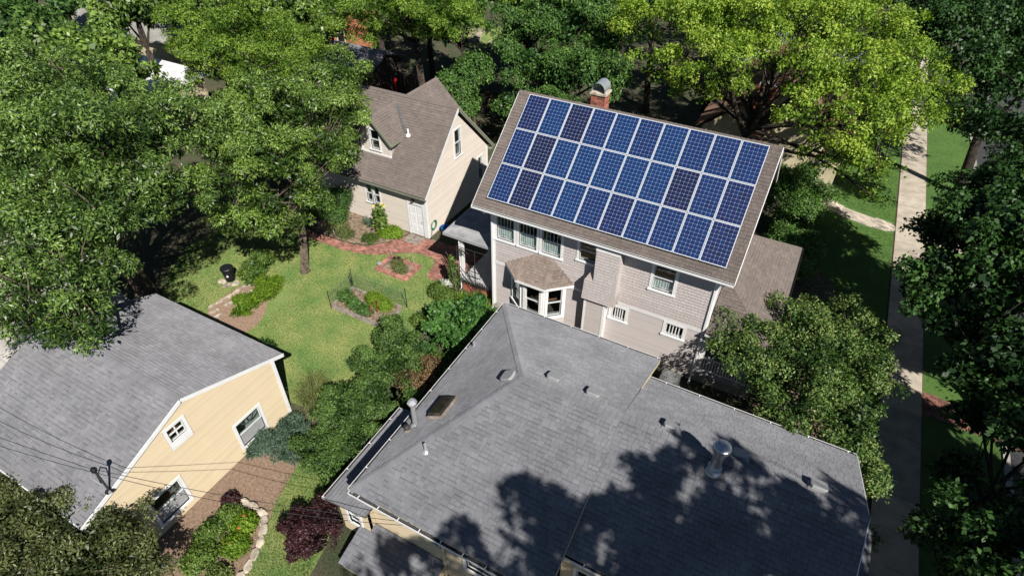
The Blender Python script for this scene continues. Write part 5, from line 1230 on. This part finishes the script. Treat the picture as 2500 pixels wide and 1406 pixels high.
mbp = random.Random(6)
for i, (x, y, m) in enumerate([(-1.95, -14.05, 'orange_petal'), (-1.75, -14.45, 'orange_petal'), (-1.55, -15.0, 'orange_petal')]):
    mb = MB(); z = .46
    for k in range(7):
        a = k * 2 * math.pi / 7; mb.poly([(x, y, z), (x + .035 * math.cos(a - .3), y + .035 * math.sin(a - .3), z + .01), (x + .07 * math.cos(a), y + .07 * math.sin(a), z), (x + .035 * math.cos(a + .3), y + .035 * math.sin(a + .3), z + .01)])
    mb.tube([(x, y, .02), (x, y, z)], .006, 4); mb.build('zinnia', m, label='small orange zinnia bloom in the stone-edged bed, %s from the top' % ['first', 'second', 'third'][i], cat='flower', group='zinnia blooms')
# --- back lawn beds
shrub('daylily_bed', 'bright green mound of daylilies above the garage eave', 'plants', (-10.6, -5.0, 0), [(-10.9, -4.3, .25, .6, .6, .35), (-10.4, -5.0, .25, .6, .6, .38), (-10.9, -5.6, .2, .6, .6, .3), (-10.6, -6.3, .15, .5, .5, .22)], 220, 40, .18, .17, .03, 'leaf_bright', seed=50, sub=45, jit=.6)
shrub('leafy_perennials', 'darker leafy perennials beside the black bin', 'plants', (-12.4, -3.7, 0), [(-12.4, -3.5, .35, .8, .6, .45), (-12.0, -4.2, .3, .6, .5, .4), (-12.9, -2.9, .35, .6, .6, .4)], 220, 36, .18, .14, .05, 'leaf_garden', seed=51, sub=40, jit=.6)
shrub('maple_sapling', 'small maple sapling beside the shaded garage wall', 'shrub', (-7.0, -8.3, 0), [(-6.9, -8.3, .9, .45, .45, .5), (-7.2, -8.6, .5, .4, .4, .4), (-6.6, -8.7, .6, .35, .35, .3)], 70, 30, .2, .13, .09, 'leaf_maple', seed=52)
shrub('dark_bush', 'dark dense bush at the left end of the cottage front', 'shrub', (-12.2, 2.0, 0), [(-12.2, 2.1, 1.2, 1.0), (-11.6, 1.7, .9, .8), (-12.6, 1.5, 1.6, .9), (-11.5, 2.3, 1.7, .7)], 320, 46, .25, .10, .04, 'leaf_mid', seed=53)
blades('iris_clump', 'pale blue-green strap leaves along the cottage wall', 'plant', (-9.9, 2.75, 0), 190, .9, .4, .03, 'leaf_juniper', seed=54, ry=.35)
shrub('cottage_perennials', 'yellowing perennials at the left end of the cottage bed', 'plants', (-11.2, 1.5, 0), [(-11.3, 1.5, .2, .7, .5, .3), (-10.6, 1.2, .15, .6, .4, .22)], 110, 36, .2, .13, .03, 'leaf_grass', seed=55)
shrub('cushion_plant', 'round dark green cushion plant inside the path curve', 'plant', (-9.0, 1.45, 0), [(-9.0, 1.5, .12, .5, .45, .2)], 80, 46, .14, .06, .02, 'leaf_garden', seed=56)
shrub('cottage_perennials', 'fresh green perennials beside the cottage door', 'plants', (-8.0, 2.55, 0), [(-8.05, 2.5, .25, .5, .35, .3), (-8.5, 2.3, .2, .4, .3, .25)], 100, 36, .2, .14, .045, 'leaf_bright', seed=57)
# sunflower
S = thing('sunflower', 'tall branching sunflower in front of the cottage windows', 'plant', (-8.75, 2.35, 0))
rng = np.random.default_rng(60); mb = MB(); pts = []
for k in range(9):
    a = rng.random() * 6.28; z = rng.uniform(.9, 2.1); r = rng.uniform(.1, .42); p = (-8.75 + r * math.cos(a), 2.35 + r * .7 * math.sin(a), z); pts.append(p); mb.tube([(-8.75, 2.35, 0), (-8.75 + r * .3 * math.cos(a), 2.35 + r * .2 * math.sin(a), z * .6), p], [.022, .015, .008], 5)
mb.build('stems', 'leaf_garden', S, kind='stuff')
V, t, C_, l_ = foliage(rng, [(-8.75, 2.35, .9, .38, .3, .75), (-8.75, 2.35, 1.6, .32, .26, .45)], 36, 7, .16, .22, .15, fill=.1); quads('foliage', V, t, 'leaf_garden', S)
for p in pts:
    mb = MB()
    for k in range(9):
        a = k * 2 * math.pi / 9; q = Vector(p) + Vector((0, 0, .02)); n = Vector((.3, -.5, .8)).normalized(); e1 = n.cross(Vector((1, 0, 0))).normalized(); e2 = n.cross(e1)
        c = lambda rr, aa: q + (e1 * math.cos(aa) + e2 * math.sin(aa)) * rr
        mb.poly([q, c(.05, a - .25), c(.10, a), c(.05, a + .25)])
    mb.build('flower_head', 'yellow_petal', S)
# --- filler trees further away
far = [(-34, 33, 9, 4.0, 'leaf_mid'), (-27, 26, 8, 3.0, 'leaf_maple'), (-22, 32, 9, 3.5, 'leaf_mid'), (-12, 27, 9, 3.2, 'leaf_mid'), (-7, 36, 10, 4.2, 'leaf_mid'), (2, 37, 10, 4.0, 'leaf_lime'), (11, 38, 10, 4.0, 'leaf_maple'), (-46, 32, 9, 4.0, 'leaf_mid'), (-57, 8, 8, 3.5, 'leaf_mid'), (-31, -2, 9, 3.6, 'leaf_ash'), (-26, 16, 7, 3.0, 'leaf_ash2'), (17.5, 42, 11, 4.5, 'leaf_maple'), (-62, 26, 9, 4.5, 'leaf_mid'), (-40, 44, 10, 5, 'leaf_mid'), (-18, 46, 10, 5, 'leaf_maple'), (27, 36, 10, 4.5, 'leaf_maple')]
far += [(-40, 14.5, 8, 2.4, 'leaf_ash'), (-34, 8, 8.5, 2.2, 'leaf_ash2'), (-47, 17, 7.5, 2.6, 'leaf_mid'), (-28, 1.5, 8, 2.2, 'leaf_ash'), (-25, -1.5, 9, 2.6, 'leaf_ash2'), (-33, 13, 8.5, 3.2, 'leaf_ash'), (-39, 3.5, 8, 2.6, 'leaf_mid'), (-29, 20, 8, 2.6, 'leaf_ash2'), (-20, 24, 8.5, 3.0, 'leaf_mid'), (-15, 22, 7.5, 2.4, 'leaf_mid'), (-8, 25, 9.5, 3.2, 'leaf_lime'), (-1, 26, 9, 3.0, 'leaf_mid'), (-46, 9, 7, 2.6, 'leaf_mid'), (-50, 24, 8, 3.0, 'leaf_mid'), (-26, 38, 10, 4.0, 'leaf_lime'), (3, 28.5, 8, 2.6, 'leaf_mid'), (-36, 31, 8, 2.8, 'leaf_mid')]
words = ['behind the brick building at the top', 'between the brick building and the cottage', 'above the cottage chimney line, near the rock garden', 'just left of the rock garden at the top', 'at the top centre above the deep green tree', 'at the top edge behind the yellow-green tree', 'at the top edge right of centre', 'behind the low grey roofs at the top left', 'at the left edge beside the low grey roof', 'left of the white roof, at the picture edge', 'between the lime green tree and the cottage', 'at the top right above the sidewalk', 'in the far top left corner', 'far behind the brick building', 'far behind the rock garden', 'in the far top right corner', 'in front of the low grey roof, right half', 'between the white roof and the lime green tree', 'in front of the low grey roof, left half', 'above the big dark tree, hiding the white roof', 'just left of the lime green tree, over the white roof', 'over the right end of the low grey roof', 'at the left of the white roof', 'below the brick-red building', 'left of the rock garden, in shade', 'behind the cottage cross gable', 'at the top, between deep green and locust trees', 'behind the deep green tree by the solar roof', 'in front of the low grey roof at the top left', 'at the top left behind the grey roof', 'at the top edge above the cottage', 'behind the neighbour house roof ridge', 'beside the brick-red building roof']
for i, (x, y, h, r, leaf) in enumerate(far):
    rg = np.random.default_rng(100 + i)
    lb = [(x + rg.normal(0, r * .5), y + rg.normal(0, r * .5), h - r * .4 + rg.normal(0, r * .28), r * rg.uniform(.45, .62)) for k in range(7)]
    tree('background_tree', 'background tree ' + words[i], 'tree', (x, y, 0), lb, 230, 24, .48, .34, .18, leaf, bark='bark_dark', trunk_r=.25, seed=200 + i, group='trees in the background', twigs=2, fill=.1, sub=9)

# --- grass blades on the lawns
def lawn_blades(name, poly, n, leaf, seed, label, avoid=()):
    rng = np.random.default_rng(seed); P = np.array(poly); lo, hi = P.min(0), P.max(0); out = []
    while len(out) < n:
        x, y = rng.uniform(lo, hi)
        if inside(x, y, poly) and not any(a[0] < x < a[1] and a[2] < y < a[3] for a in avoid): out.append((x, y))
    c = np.array(out); c = np.concatenate([c, np.full((n, 1), .0)], 1); d = rng.normal(size=(n, 3)); d[:, 2] = np.abs(d[:, 2]) * .9 + .25
    L = rng.uniform(.05, .11, n); V = leaf_quads(c, d, nrm(rng.normal(size=(n, 3))), L, np.full(n, .022))
    pt = np.sin(c[:, 0] * 1.3) * np.cos(c[:, 1] * 1.1 + c[:, 0] * .6) * .14
    quads(name, V, rng.normal(.45, .2, n) + pt, leaf, label=label, cat='grass', kind='stuff')
lawn_blades('grass', LAWN, 30000, 'leaf_lawn', 70, 'sunlit mown grass of the back lawn', [(-7.05, -5.0, -.55, .85), (-6.9, -3.9, -3.95, -2.4), (-12.2, -9.2, -7.6, -4.0)])
lawn_blades('grass', LAWN_S, 6500, 'leaf_lawn', 71, 'strip of grass between stone edging and burgundy shrub')
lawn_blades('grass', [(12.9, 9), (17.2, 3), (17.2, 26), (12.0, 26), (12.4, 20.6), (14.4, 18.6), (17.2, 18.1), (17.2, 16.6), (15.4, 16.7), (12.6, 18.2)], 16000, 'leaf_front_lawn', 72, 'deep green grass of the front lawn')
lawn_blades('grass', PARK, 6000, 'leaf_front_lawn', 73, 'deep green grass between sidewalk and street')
# ================================================================== GARDEN THINGS
# brick-edged planter
P = thing('brick_planter', 'square brick-edged flower planter on the lawn', 'planter', (-6.0, .15, 0))
x0, x1, y0, y1 = -7.05, -4.98, -.55, .85
mb = MB(); mb.poly([(x0 + .2, y0 + .2, .10), (x1 - .2, y0 + .2, .10), (x1 - .2, y1 - .2, .10), (x0 + .2, y1 - .2, .10)]); mb.build('soil', 'soil', P)
rg = random.Random(12); cache = {}
def brick(parent, x, y, z, horiz, mat='brick_path', L=.24, W=.12, Hh=.075):
    k = (horiz, rg.randrange(4))
    if k not in cache:
        m = MB(); a, b = (L, W) if horiz else (W, L); m.hexa([(-a / 2, -b / 2, 0), (a / 2, -b / 2, 0), (a / 2, b / 2, 0), (-a / 2, b / 2, 0)] + [(-a / 2 + .005, -b / 2 + .005, Hh), (a / 2 - .005, -b / 2 + .005, Hh), (a / 2 - .005, b / 2 - .005, Hh), (-a / 2 + .005, b / 2 - .005, Hh)], (.8, 1.0, 1.15, 1.3)[k[1]]); cache[k] = m.mesh('brick', mat)
    o = bpy.data.objects.new('brick', cache[k]); link(o, parent); o.location = Vector((x, y, z)) - parent.location; o.rotation_euler.z = rg.uniform(-.05, .05)
for c in range(2):
    n = 15
    for k in range(n):
        x = x0 + .07 + (x1 - x0 - .14) * k / (n - 1); brick(P, x, y0 + .12, c * .078, False); brick(P, x, y1 - .12, c * .078, False)
    n = 7
    for k in range(n):
        y = y0 + .32 + (y1 - y0 - .64) * k / (n - 1); brick(P, x0 + .12, y, c * .078, True); brick(P, x1 - .12, y, c * .078, True)
shrub('planter_plant', 'yellow-green plants growing in the brick planter', 'plant', (-5.9, .05, .1), [(-5.7, -.05, .25, .45, .35, .25), (-6.2, .3, .2, .3, .3, .2)], 60, 30, .16, .11, .035, 'leaf_grass', seed=61)
shrub('planter_plant', 'dark wine plants in the far corner of the brick planter', 'plant', (-6.3, .5, .1), [(-6.3, .5, .25, .25, .18, .2)], 20, 22, .12, .08, .04, 'leaf_wine', seed=62)
mb = MB(); mb.lathe((-7.0, -.15, .155), [(.11, 0), (.14, .05), (.12, .09)], 10); mb.build('garden_lamp', 'vent_grey', label='round grey garden light on the planter corner', cat='lamp')
for i, (x, y, lab) in enumerate([(-6.75, .62, 'thin stake at the left of the brick planter'), (-5.3, .62, 'thin stake at the right of the brick planter')]):
    mb = MB(); mb.tube([(x, y, .1), (x, y, 1.0)], .012, 5); mb.build('garden_stake', 'vent_grey', label=lab, cat='stake', group='planter stakes')
# raised vegetable bed with net
K = thing('raised_bed', 'timber-framed vegetable bed beside the hedge', 'raised bed', (-5.4, -3.2, 0))
x0, x1, y0, y1 = -6.95, -3.85, -4.0, -2.42
for (a, b, c, d) in ((x0, x1, y0, y0 + .06), (x0, x1, y1 - .06, y1), (x0, x0 + .06, y0 + .06, y1 - .06), (x1 - .06, x1, y0 + .06, y1 - .06)):
    mb = MB(); mb.box(a, b, c, d, 0, .28); mb.build('board', 'timber_grey', K)
mb = MB(); mb.box(x0 + .06, x1 - .06, y0 + .06, y1 - .06, 0, .22); mb.build('soil', 'soil', K)
NT = thing('garden_net', 'green garden net on posts along the vegetable bed', 'net', (-5.5, -1.9, 0))
def netrow(pa, pb, h, n):
    pa = Vector(pa); pb = Vector(pb)
    for q in (pa, pb): m = MB(); m.tube([q, q + Vector((0, 0, h))], .022, 6); m.build('post', 'dark_metal', NT)
    m = MB()
    for k in range(n + 1):
        q = pa.lerp(pb, k / n); m.beam(q + Vector((0, 0, .1)), q + Vector((0, 0, h - .05)), .008, .008)
    for k in range(9):
        z = Vector((0, 0, .12 + (h - .2) * k / 8)); m.beam(pa + z, pb + z, .007, .007)
    m.build('mesh', 'net_green', NT, kind='stuff')
netrow((-7.05, -2.25, 0), (-3.75, -2.15, 0), 1.25, 26); netrow((-7.05, -2.35, 0), (-7.0, -4.0, 0), 1.1, 12)
shrub('carrot_tops', 'bright green feathery mound in the raised bed', 'vegetables', (-5.1, -2.8, .22), [(-5.2, -2.75, .42, .55, .35, .25), (-4.6, -2.9, .40, .5, .35, .25)], 150, 40, .16, .12, .02, 'leaf_bright', seed=63)
shrub('tomato_plants', 'staked dark tomato plants at the left of the raised bed', 'vegetables', (-6.0, -3.5, .22), [(-6.5, -3.4, .55, .3, .35, .35), (-5.8, -3.6, .5, .4, .25, .3), (-5.1, -3.7, .45, .35, .2, .28)], 90, 30, .2, .12, .05, 'leaf_mid', seed=64)
for i, (x, y) in enumerate([(-4.75, -3.75), (-4.65, -3.35)]):
    mb = MB(); mb.tube([(x, y, .2), (x + .1, y + .05, 1.0)], .025, 6); mb.build('garden_stake', 'red_rail', label=('red stake at the front of the raised bed', 'red stake behind the front one in the raised bed')[i], cat='stake', group='red bed stakes')
# black bin on stones
Bn = thing('compost_bin', 'black tapered bin with lid standing on flat stones', 'bin', (-13.05, -4.85, 0))
mb = MB(); mb.lathe((-13.05, -4.85, .06), [(.22, 0), (.23, .05), (.30, .66), (.32, .68), (.32, .72)], 20); mb.build('body', 'black_plastic', Bn, smooth=False)
mb = MB(); mb.lathe((-13.05, -4.85, .78), [(.33, 0), (.33, .05), (.30, .09), (.14, .14), (.05, .15)], 20); mb.build('lid', 'black_plastic', Bn)
mb = MB(); mb.box(-12.88, -12.80, -5.12, -5.05, .45, .53); mb.build('tag', 'white_paint', Bn)
ORD = ['first', 'second', 'third', 'fourth', 'fifth', 'sixth', 'seventh', 'eighth', 'ninth', 'tenth', 'eleventh', 'twelfth', 'thirteenth']
def stone(x, y, rx, ry, h, rot, label, group, seed, cat='stone', z=0.0, mat='stone'):
    r = random.Random(seed); n = 9; ring = []
    for k in range(n):
        a = 2 * math.pi * k / n; q = r.uniform(.78, 1.08); u, v = rx * q * math.cos(a), ry * q * math.sin(a)
        ring.append((x + u * math.cos(rot) - v * math.sin(rot), y + u * math.sin(rot) + v * math.cos(rot)))
    mb = MB(); b = [(px, py, z) for px, py in ring]; m = [(px, py, z + h * r.uniform(.6, .8)) for px, py in ring]; t = [(x + (px - x) * .8, y + (py - y) * .8, z + h * r.uniform(.9, 1.1)) for px, py in ring]
    tn = r.uniform(.8, 1.2)
    for k in range(n):
        j = (k + 1) % n; mb.poly([b[k], b[j], m[j], m[k]], tn); mb.poly([m[k], m[j], t[j], t[k]], tn)
    mb.poly(t, tn); return mb.build('stone', mat, label=label, cat=cat, group=group)
for i, (x, y) in enumerate([(-13.35, -5.15), (-12.9, -5.25), (-12.6, -4.95)]): stone(x, y, .26, .2, .06, i, ('flat pale stone under the left of the black bin', 'flat pale stone under the front of the black bin', 'flat pale stone under the right of the black bin')[i], 'stones under the bin', 300 + i, mat='stone_dull')
E1 = [(-1.45, -13.75), (-1.2, -14.02), (-.98, -14.35), (-.82, -14.75), (-.72, -15.15), (-.66, -15.55), (-.62, -15.95), (-.58, -16.35), (-1.75, -13.55), (-2.2, -13.5), (-2.6, -13.55)]
for i, (x, y) in enumerate(E1): stone(x, y, .24, .13, .14, math.atan2(-.4, .15) + (i > 7) * 1.2, 'pale edging stone by the side lawn, ' + (ORD[i] + ' from the top of the curve' if i < 8 else ORD[i - 8] + ' leftwards along the top of the bed'), 'edging stones of the flower bed', 320 + i)
E2 = [(-12.25, -6.75), (-12.2, -6.3), (-12.1, -5.85), (-12.05, -5.4), (-12.0, -4.95), (-11.9, -4.5), (-11.85, -6.95), (-11.4, -7.1), (-11.65, -6.2), (-11.55, -5.6), (-11.4, -5.05), (-11.7, -4.1), (-11.3, -4.3)]
for i, (x, y) in enumerate(E2): stone(x, y, .26, .12, .07, 1.5 if i < 6 else 1.2, ('weathered edge stone nearest the bin side, ' + ORD[i] + ' up from the garage' if i < 6 else 'weathered stone inside the bed by the bin, ' + ORD[i - 6] + ' from the garage'), 'stones of the bed by the bin', 340 + i, mat='stone_dull')
# rock garden far behind
rocks = sorted((-22 + random.Random(i + 7).uniform(-2.4, 2.4), 35.5 + random.Random(i + 77).uniform(-2.5, 2.5)) for i in range(12))
for i, (x, y) in enumerate(rocks):
    r = random.Random(i + 7); stone(x, y, r.uniform(.3, .7), r.uniform(.25, .5), r.uniform(.2, .4), r.random() * 3, 'pale rock of the far sunlit rock garden, ' + ORD[i] + ' from the left', 'rocks in the far rock garden', 360 + i, cat='rock')
sheet('rock_garden', smooth_poly(ccw([(-25, 32.5), (-19, 32), (-18.6, 39), (-24.5, 40)]), 2), .004, 'lawn')
# hose on the cottage wall, blue tub
HS = thing('garden_hose', 'coiled green hose hanging at the cottage corner', 'hose', (-6.0, 3.55, .75))
for j in range(4):
    mb = MB(); mb.tube([(-5.98 + j * .012 - .02, 3.62 + (.21 + .014 * j) * math.cos(a * math.pi / 10), .80 + (.24 + .014 * j) * math.sin(a * math.pi / 10)) for a in range(21)], .016, 6, cap=False); mb.build('coil', 'hose_green', HS)
mb = MB(); mb.tube([(-5.97, 3.42, .7), (-5.95, 3.3, .35), (-5.9, 3.25, .06), (-5.7, 3.1, .03), (-5.5, 3.3, .03)], .016, 6); mb.build('tail', 'hose_green', HS)
mb = MB(); mb.lathe((-5.72, 4.25, 0), [(.20, 0), (.25, .35), (.27, .36), (.25, .38), (.23, .12)], 14); mb.build('tub', 'blue_plastic', label='blue tub in the shade beside the coiled hose', cat='tub')
mb = MB(); mb.lathe((-11.2, 1.0, 0), [(.035, 0), (.035, .3), (.05, .32)], 8); mb.build('path_light', 'white_paint', label='small white path light beside the brick path', cat='lamp')
# air conditioner between the houses
AC = thing('air_conditioner', 'outdoor air conditioner between the two houses', 'air conditioner', (9.15, -1.1, 0))
mb = MB(); mb.box(8.7, 9.6, -1.55, -.65, 0, .08); mb.build('pad', 'concrete_grey', AC)
q = []
for sx, sy, a0 in ((1, 1, 0), (-1, 1, 90), (-1, -1, 180), (1, -1, 270)):
    for k in range(4): a = R(a0 + k * 30); q.append((9.15 + sx * .26 + .13 * math.cos(a), -1.1 + sy * .26 + .13 * math.sin(a)))
mb = MB(); mb.poly([(x, y, .80) for x, y in q])
for i in range(len(q)): j = (i + 1) % len(q); mb.poly([(*q[i], .08), (*q[j], .08), (*q[j], .80), (*q[i], .80)])
mb.build('housing', 'ac_metal_shaded', AC)
mb = MB()
for i in range(len(q)):
    x, y = q[i]; mb.beam((x + (x - 9.15) * .02, y + (y + 1.1) * .02, .12), (x + (x - 9.15) * .02, y + (y + 1.1) * .02, .76), .02, .02)
mb.build('louvres', 'dark_metal', AC, kind='stuff')
mb = MB()
for r_ in (.08, .14, .20, .26, .31): mb.tube([(9.15 + r_ * math.cos(a * math.pi / 10), -1.1 + r_ * math.sin(a * math.pi / 10), .83) for a in range(21)], .008, 4, cap=False)
for k in range(6): a = k * math.pi / 3; mb.beam((9.15, -1.1, .83), (9.15 + .32 * math.cos(a), -1.1 + .32 * math.sin(a), .83), .012, .012)
mb.build('fan_guard', 'vent_grey', AC)
# porch chairs
for i, (x, y, lab) in enumerate([(11.0, 1.0, 'wicker chair on the shaded front porch, nearer the railing'), (11.1, 2.2, 'wicker chair further back on the shaded front porch')]):
    c = thing('porch_chair', lab, 'chair', (x, y, .56), 'chairs on the front porch')
    mb = MB(); mb.box(x - .27, x + .27, y - .25, y + .25, .94, 1.02); mb.build('seat', 'timber_grey', c)
    mb = MB(); mb.hexa([(x - .27, y + .22, 1.02), (x + .27, y + .22, 1.02), (x + .27, y + .27, 1.02), (x - .27, y + .27, 1.02), (x - .25, y + .32, 1.55), (x + .25, y + .32, 1.55), (x + .25, y + .36, 1.55), (x - .25, y + .36, 1.55)]); mb.build('backrest', 'timber_grey', c)
    for sx in (-.24, .24):
        for sy in (-.22, .22): mb = MB(); mb.beam((x + sx, y + sy, .56), (x + sx, y + sy, .94), .04, .04); mb.build('leg', 'timber_grey', c)
        mb = MB(); mb.beam((x + sx, y - .24, 1.2), (x + sx, y + .26, 1.22), .05, .03); mb.beam((x + sx, y - .22, 1.02), (x + sx, y - .22, 1.2), .03, .03); mb.build('armrest', 'timber_grey', c)
# overhead cables
def cable(label, pts, sag, r=.009, n=14):
    a, b = Vector(pts[0]), Vector(pts[1]); q = [a.lerp(b, t / n) - Vector((0, 0, 4 * sag * (t / n) * (1 - t / n))) for t in range(n + 1)]
    mb = MB(); mb.tube(q, r, 5); mb.build('service_cable', 'wire', label=label, cat='cable', group='overhead service cables')
cable('overhead cable running left from the garage mast, upper one', [(-4.10, -16.2, 4.55), (-13.0, -18.6, 7.4)], .35)
cable('overhead cable running left from the garage mast, lower one', [(-4.12, -16.22, 4.40), (-13.0, -18.9, 7.0)], .45)
cable('overhead cable from the garage mast to the cream wall, upper one', [(-4.08, -16.18, 4.55), (4.6, -12.24, 2.75)], .30)
cable('overhead cable from the garage mast to the cream wall, lower one', [(-4.08, -16.2, 4.40), (4.4, -12.24, 2.45)], .55)
mb = MB()
for k in range(4): mb.tube([(4.4 + .12 * k, -12.26, 2.75 - .06 * k), (4.6 + .15 * k, -12.34, 2.2 - .08 * k), (5.0 + .05 * k, -12.3, 2.3 - .15 * k), (5.1, -12.28, 2.75)], .011, 5)
mb.build('cable_loops', 'wire', label='tangle of black cable loops on the cream wall under the gutter', cat='cable')
# ================================================================== NEIGHBOURING BUILDINGS
def simple_house(name, label, x0, x1, y0, y1, h, ridge, axis, wallm, roofm, over=.4, wins=()):
    Hh = thing(name, label, 'house', ((x0 + x1) / 2, (y0 + y1) / 2, 0)); mb = MB(); mb.box(x0, x1, y0, y1, 0, h); mb.build('wall', wallm, Hh)
    mb = MB(); a, b, c, d = x0 - over, x1 + over, y0 - over, y1 + over
    if axis == 'x':
        m = (c + d) / 2; A = [(a, c, h), (b, c, h), (b, m, ridge), (a, m, ridge)]; B = [(b, d, h), (a, d, h), (a, m, ridge), (b, m, ridge)]
    else:
        m = (a + b) / 2; A = [(b, c, h), (b, d, h), (m, d, ridge), (m, c, ridge)]; B = [(a, d, h), (a, c, h), (m, c, ridge), (m, d, ridge)]
    for q in (A, B): mb.poly([(x, y, z + .15) for x, y, z in q]); mb.poly([(x, y, z + .003) for x, y, z in q][::-1]); [mb.poly([(*q[i][:2], q[i][2] + .003), (*q[(i + 1) % 4][:2], q[(i + 1) % 4][2] + .003), (*q[(i + 1) % 4][:2], q[(i + 1) % 4][2] + .15), (*q[i][:2], q[i][2] + .15)]) for i in range(4)]
    mb.build('roof', roofm, Hh)
    if axis == 'x':
        m = (y0 + y1) / 2
        for x in (x0, x1): mb = MB(); mb.poly([(x, y0, h + .001), (x, y1, h + .001), (x, m, ridge - .1)]); mb.build('gable', wallm, Hh)
    else:
        m = (x0 + x1) / 2
        for y in (y0, y1): mb = MB(); mb.poly([(x0, y, h + .001), (x1, y, h + .001), (m, y, ridge - .1)]); mb.build('gable', wallm, Hh)
    for (side, u, v) in wins:
        f = Fr((x0, y0, 0), (1, 0, 0), (0, 0, 1)) if side == 's' else Fr((x1, y0, 0), (0, 1, 0), (0, 0, 1))
        mb = MB(); f.box(mb, u - .5, u + .5, v - .6, v + .6, .0, .05); w_ = mb.build('window', 'white_frame', Hh); mb = MB(); f.box(mb, u - .4, u + .4, v - .5, v + .5, .051, .06); mb.build('pane', 'skylight_dark', w_)
    return Hh
NB = simple_house('neighbour_house', 'cream and brick house half hidden behind the yellow-green tree', 5.0, 13.2, 17.6, 27.5, 3.6, 7.2, 'y', 'cream_wall', 'brown_roof', wins=[('s', 1.5, 1.8), ('s', 6.8, 1.8)])
mb = MB(); mb.box(7.75, 8.75, 16.9, 17.58, 0, 7.0); ck = mb.build('chimney', 'mortar', NB); mb = MB(); rg = random.Random(3); z = 1.5; k = 0
while z < 6.95:
    u = 7.74 - (.11 if k % 2 else 0)
    while u < 8.76:
        a, b = max(u, 7.74), min(u + .2, 8.76)
        if b - a > .03: mb.box(a, b, 16.885, 16.91, z, z + .062, rg.choice((.7, .9, 1, 1.2)))
        u += .212
    u = 16.9 - (.11 if k % 2 else 0)
    while u < 17.57:
        a, b = max(u, 16.9), min(u + .2, 17.57)
        if b - a > .03: mb.box(8.74, 8.765, a, b, z, z + .062, rg.choice((.7, .9, 1, 1.2)))
        u += .212
    z += .075; k += 1
mb.build('bricks', 'brick_red', ck, kind='stuff')
simple_house('neighbour_house', 'house with slate grey roof glimpsed through the top of the yellow-green tree', 4.5, 13.5, 31, 40, 3.4, 6.6, 'x', 'cream_wall', 'slate_roof')
simple_house('neighbour_house', 'low house with pale grey roof at the top left', -54, -39, 12.5, 22, 3.0, 4.2, 'x', 'cream_wall', 'flat_roof')
simple_house('neighbour_house', 'brick-red building with grey roof above the lime green tree', -41, -29.5, 21.5, 29, 3.3, 4.3, 'x', 'terracotta_wall', 'flat_roof', wins=[('s', 8.5, 2.2), ('s', 10.3, 2.2), ('e', 1.8, 2.0)])
WR = thing('white_roofed_building', 'white flat-roofed building glimpsed between the left trees', 'building', (-36, 5.5, 0))
mb = MB(); mb.box(-42, -31, 1.5, 9.5, 0, 2.8); mb.build('wall', 'cream_wall', WR); mb = MB(); mb.box(-42.4, -30.6, 1.1, 9.9, 2.8, 3.0); mb.build('roof', 'white_roof', WR)
CT = thing('canopy_tent', 'white pointed canopy seen through the trees at the left edge', 'tent', (-32.5, -1.5, 0))
mb = MB(); b4 = [(-34, -3, 2.3), (-31, -3, 2.3), (-31, 0, 2.3), (-34, 0, 2.3)]
for i in range(4): mb.poly([b4[i], b4[(i + 1) % 4], (-32.5, -1.5, 3.5)]); mb.poly([(*b4[i][:2], 2.1), (*b4[(i + 1) % 4][:2], 2.1), b4[(i + 1) % 4], b4[i]])
mb.build('canopy', 'white_roof', CT)
for p in b4: mb = MB(); mb.tube([(p[0], p[1], 0), (p[0], p[1], 2.3)], .03, 6); mb.build('pole', 'vent_grey', CT)
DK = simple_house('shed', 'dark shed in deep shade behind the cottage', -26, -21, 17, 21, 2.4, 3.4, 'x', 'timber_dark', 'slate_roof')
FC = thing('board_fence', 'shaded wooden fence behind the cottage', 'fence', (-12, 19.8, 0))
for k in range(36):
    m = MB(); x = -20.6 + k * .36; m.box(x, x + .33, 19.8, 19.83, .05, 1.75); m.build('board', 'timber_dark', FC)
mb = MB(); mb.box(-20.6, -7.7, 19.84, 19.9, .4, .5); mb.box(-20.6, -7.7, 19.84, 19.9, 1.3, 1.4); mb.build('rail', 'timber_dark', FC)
mb = MB(); mb.lathe((-20.2, 19.0, 0), [(.10, 0), (.10, 1.2), (.16, 1.25), (.16, 1.45), (.05, 1.55)], 8); mb.build('red_post', 'red_paint', label='bright red post in the shade behind the cottage', cat='post')
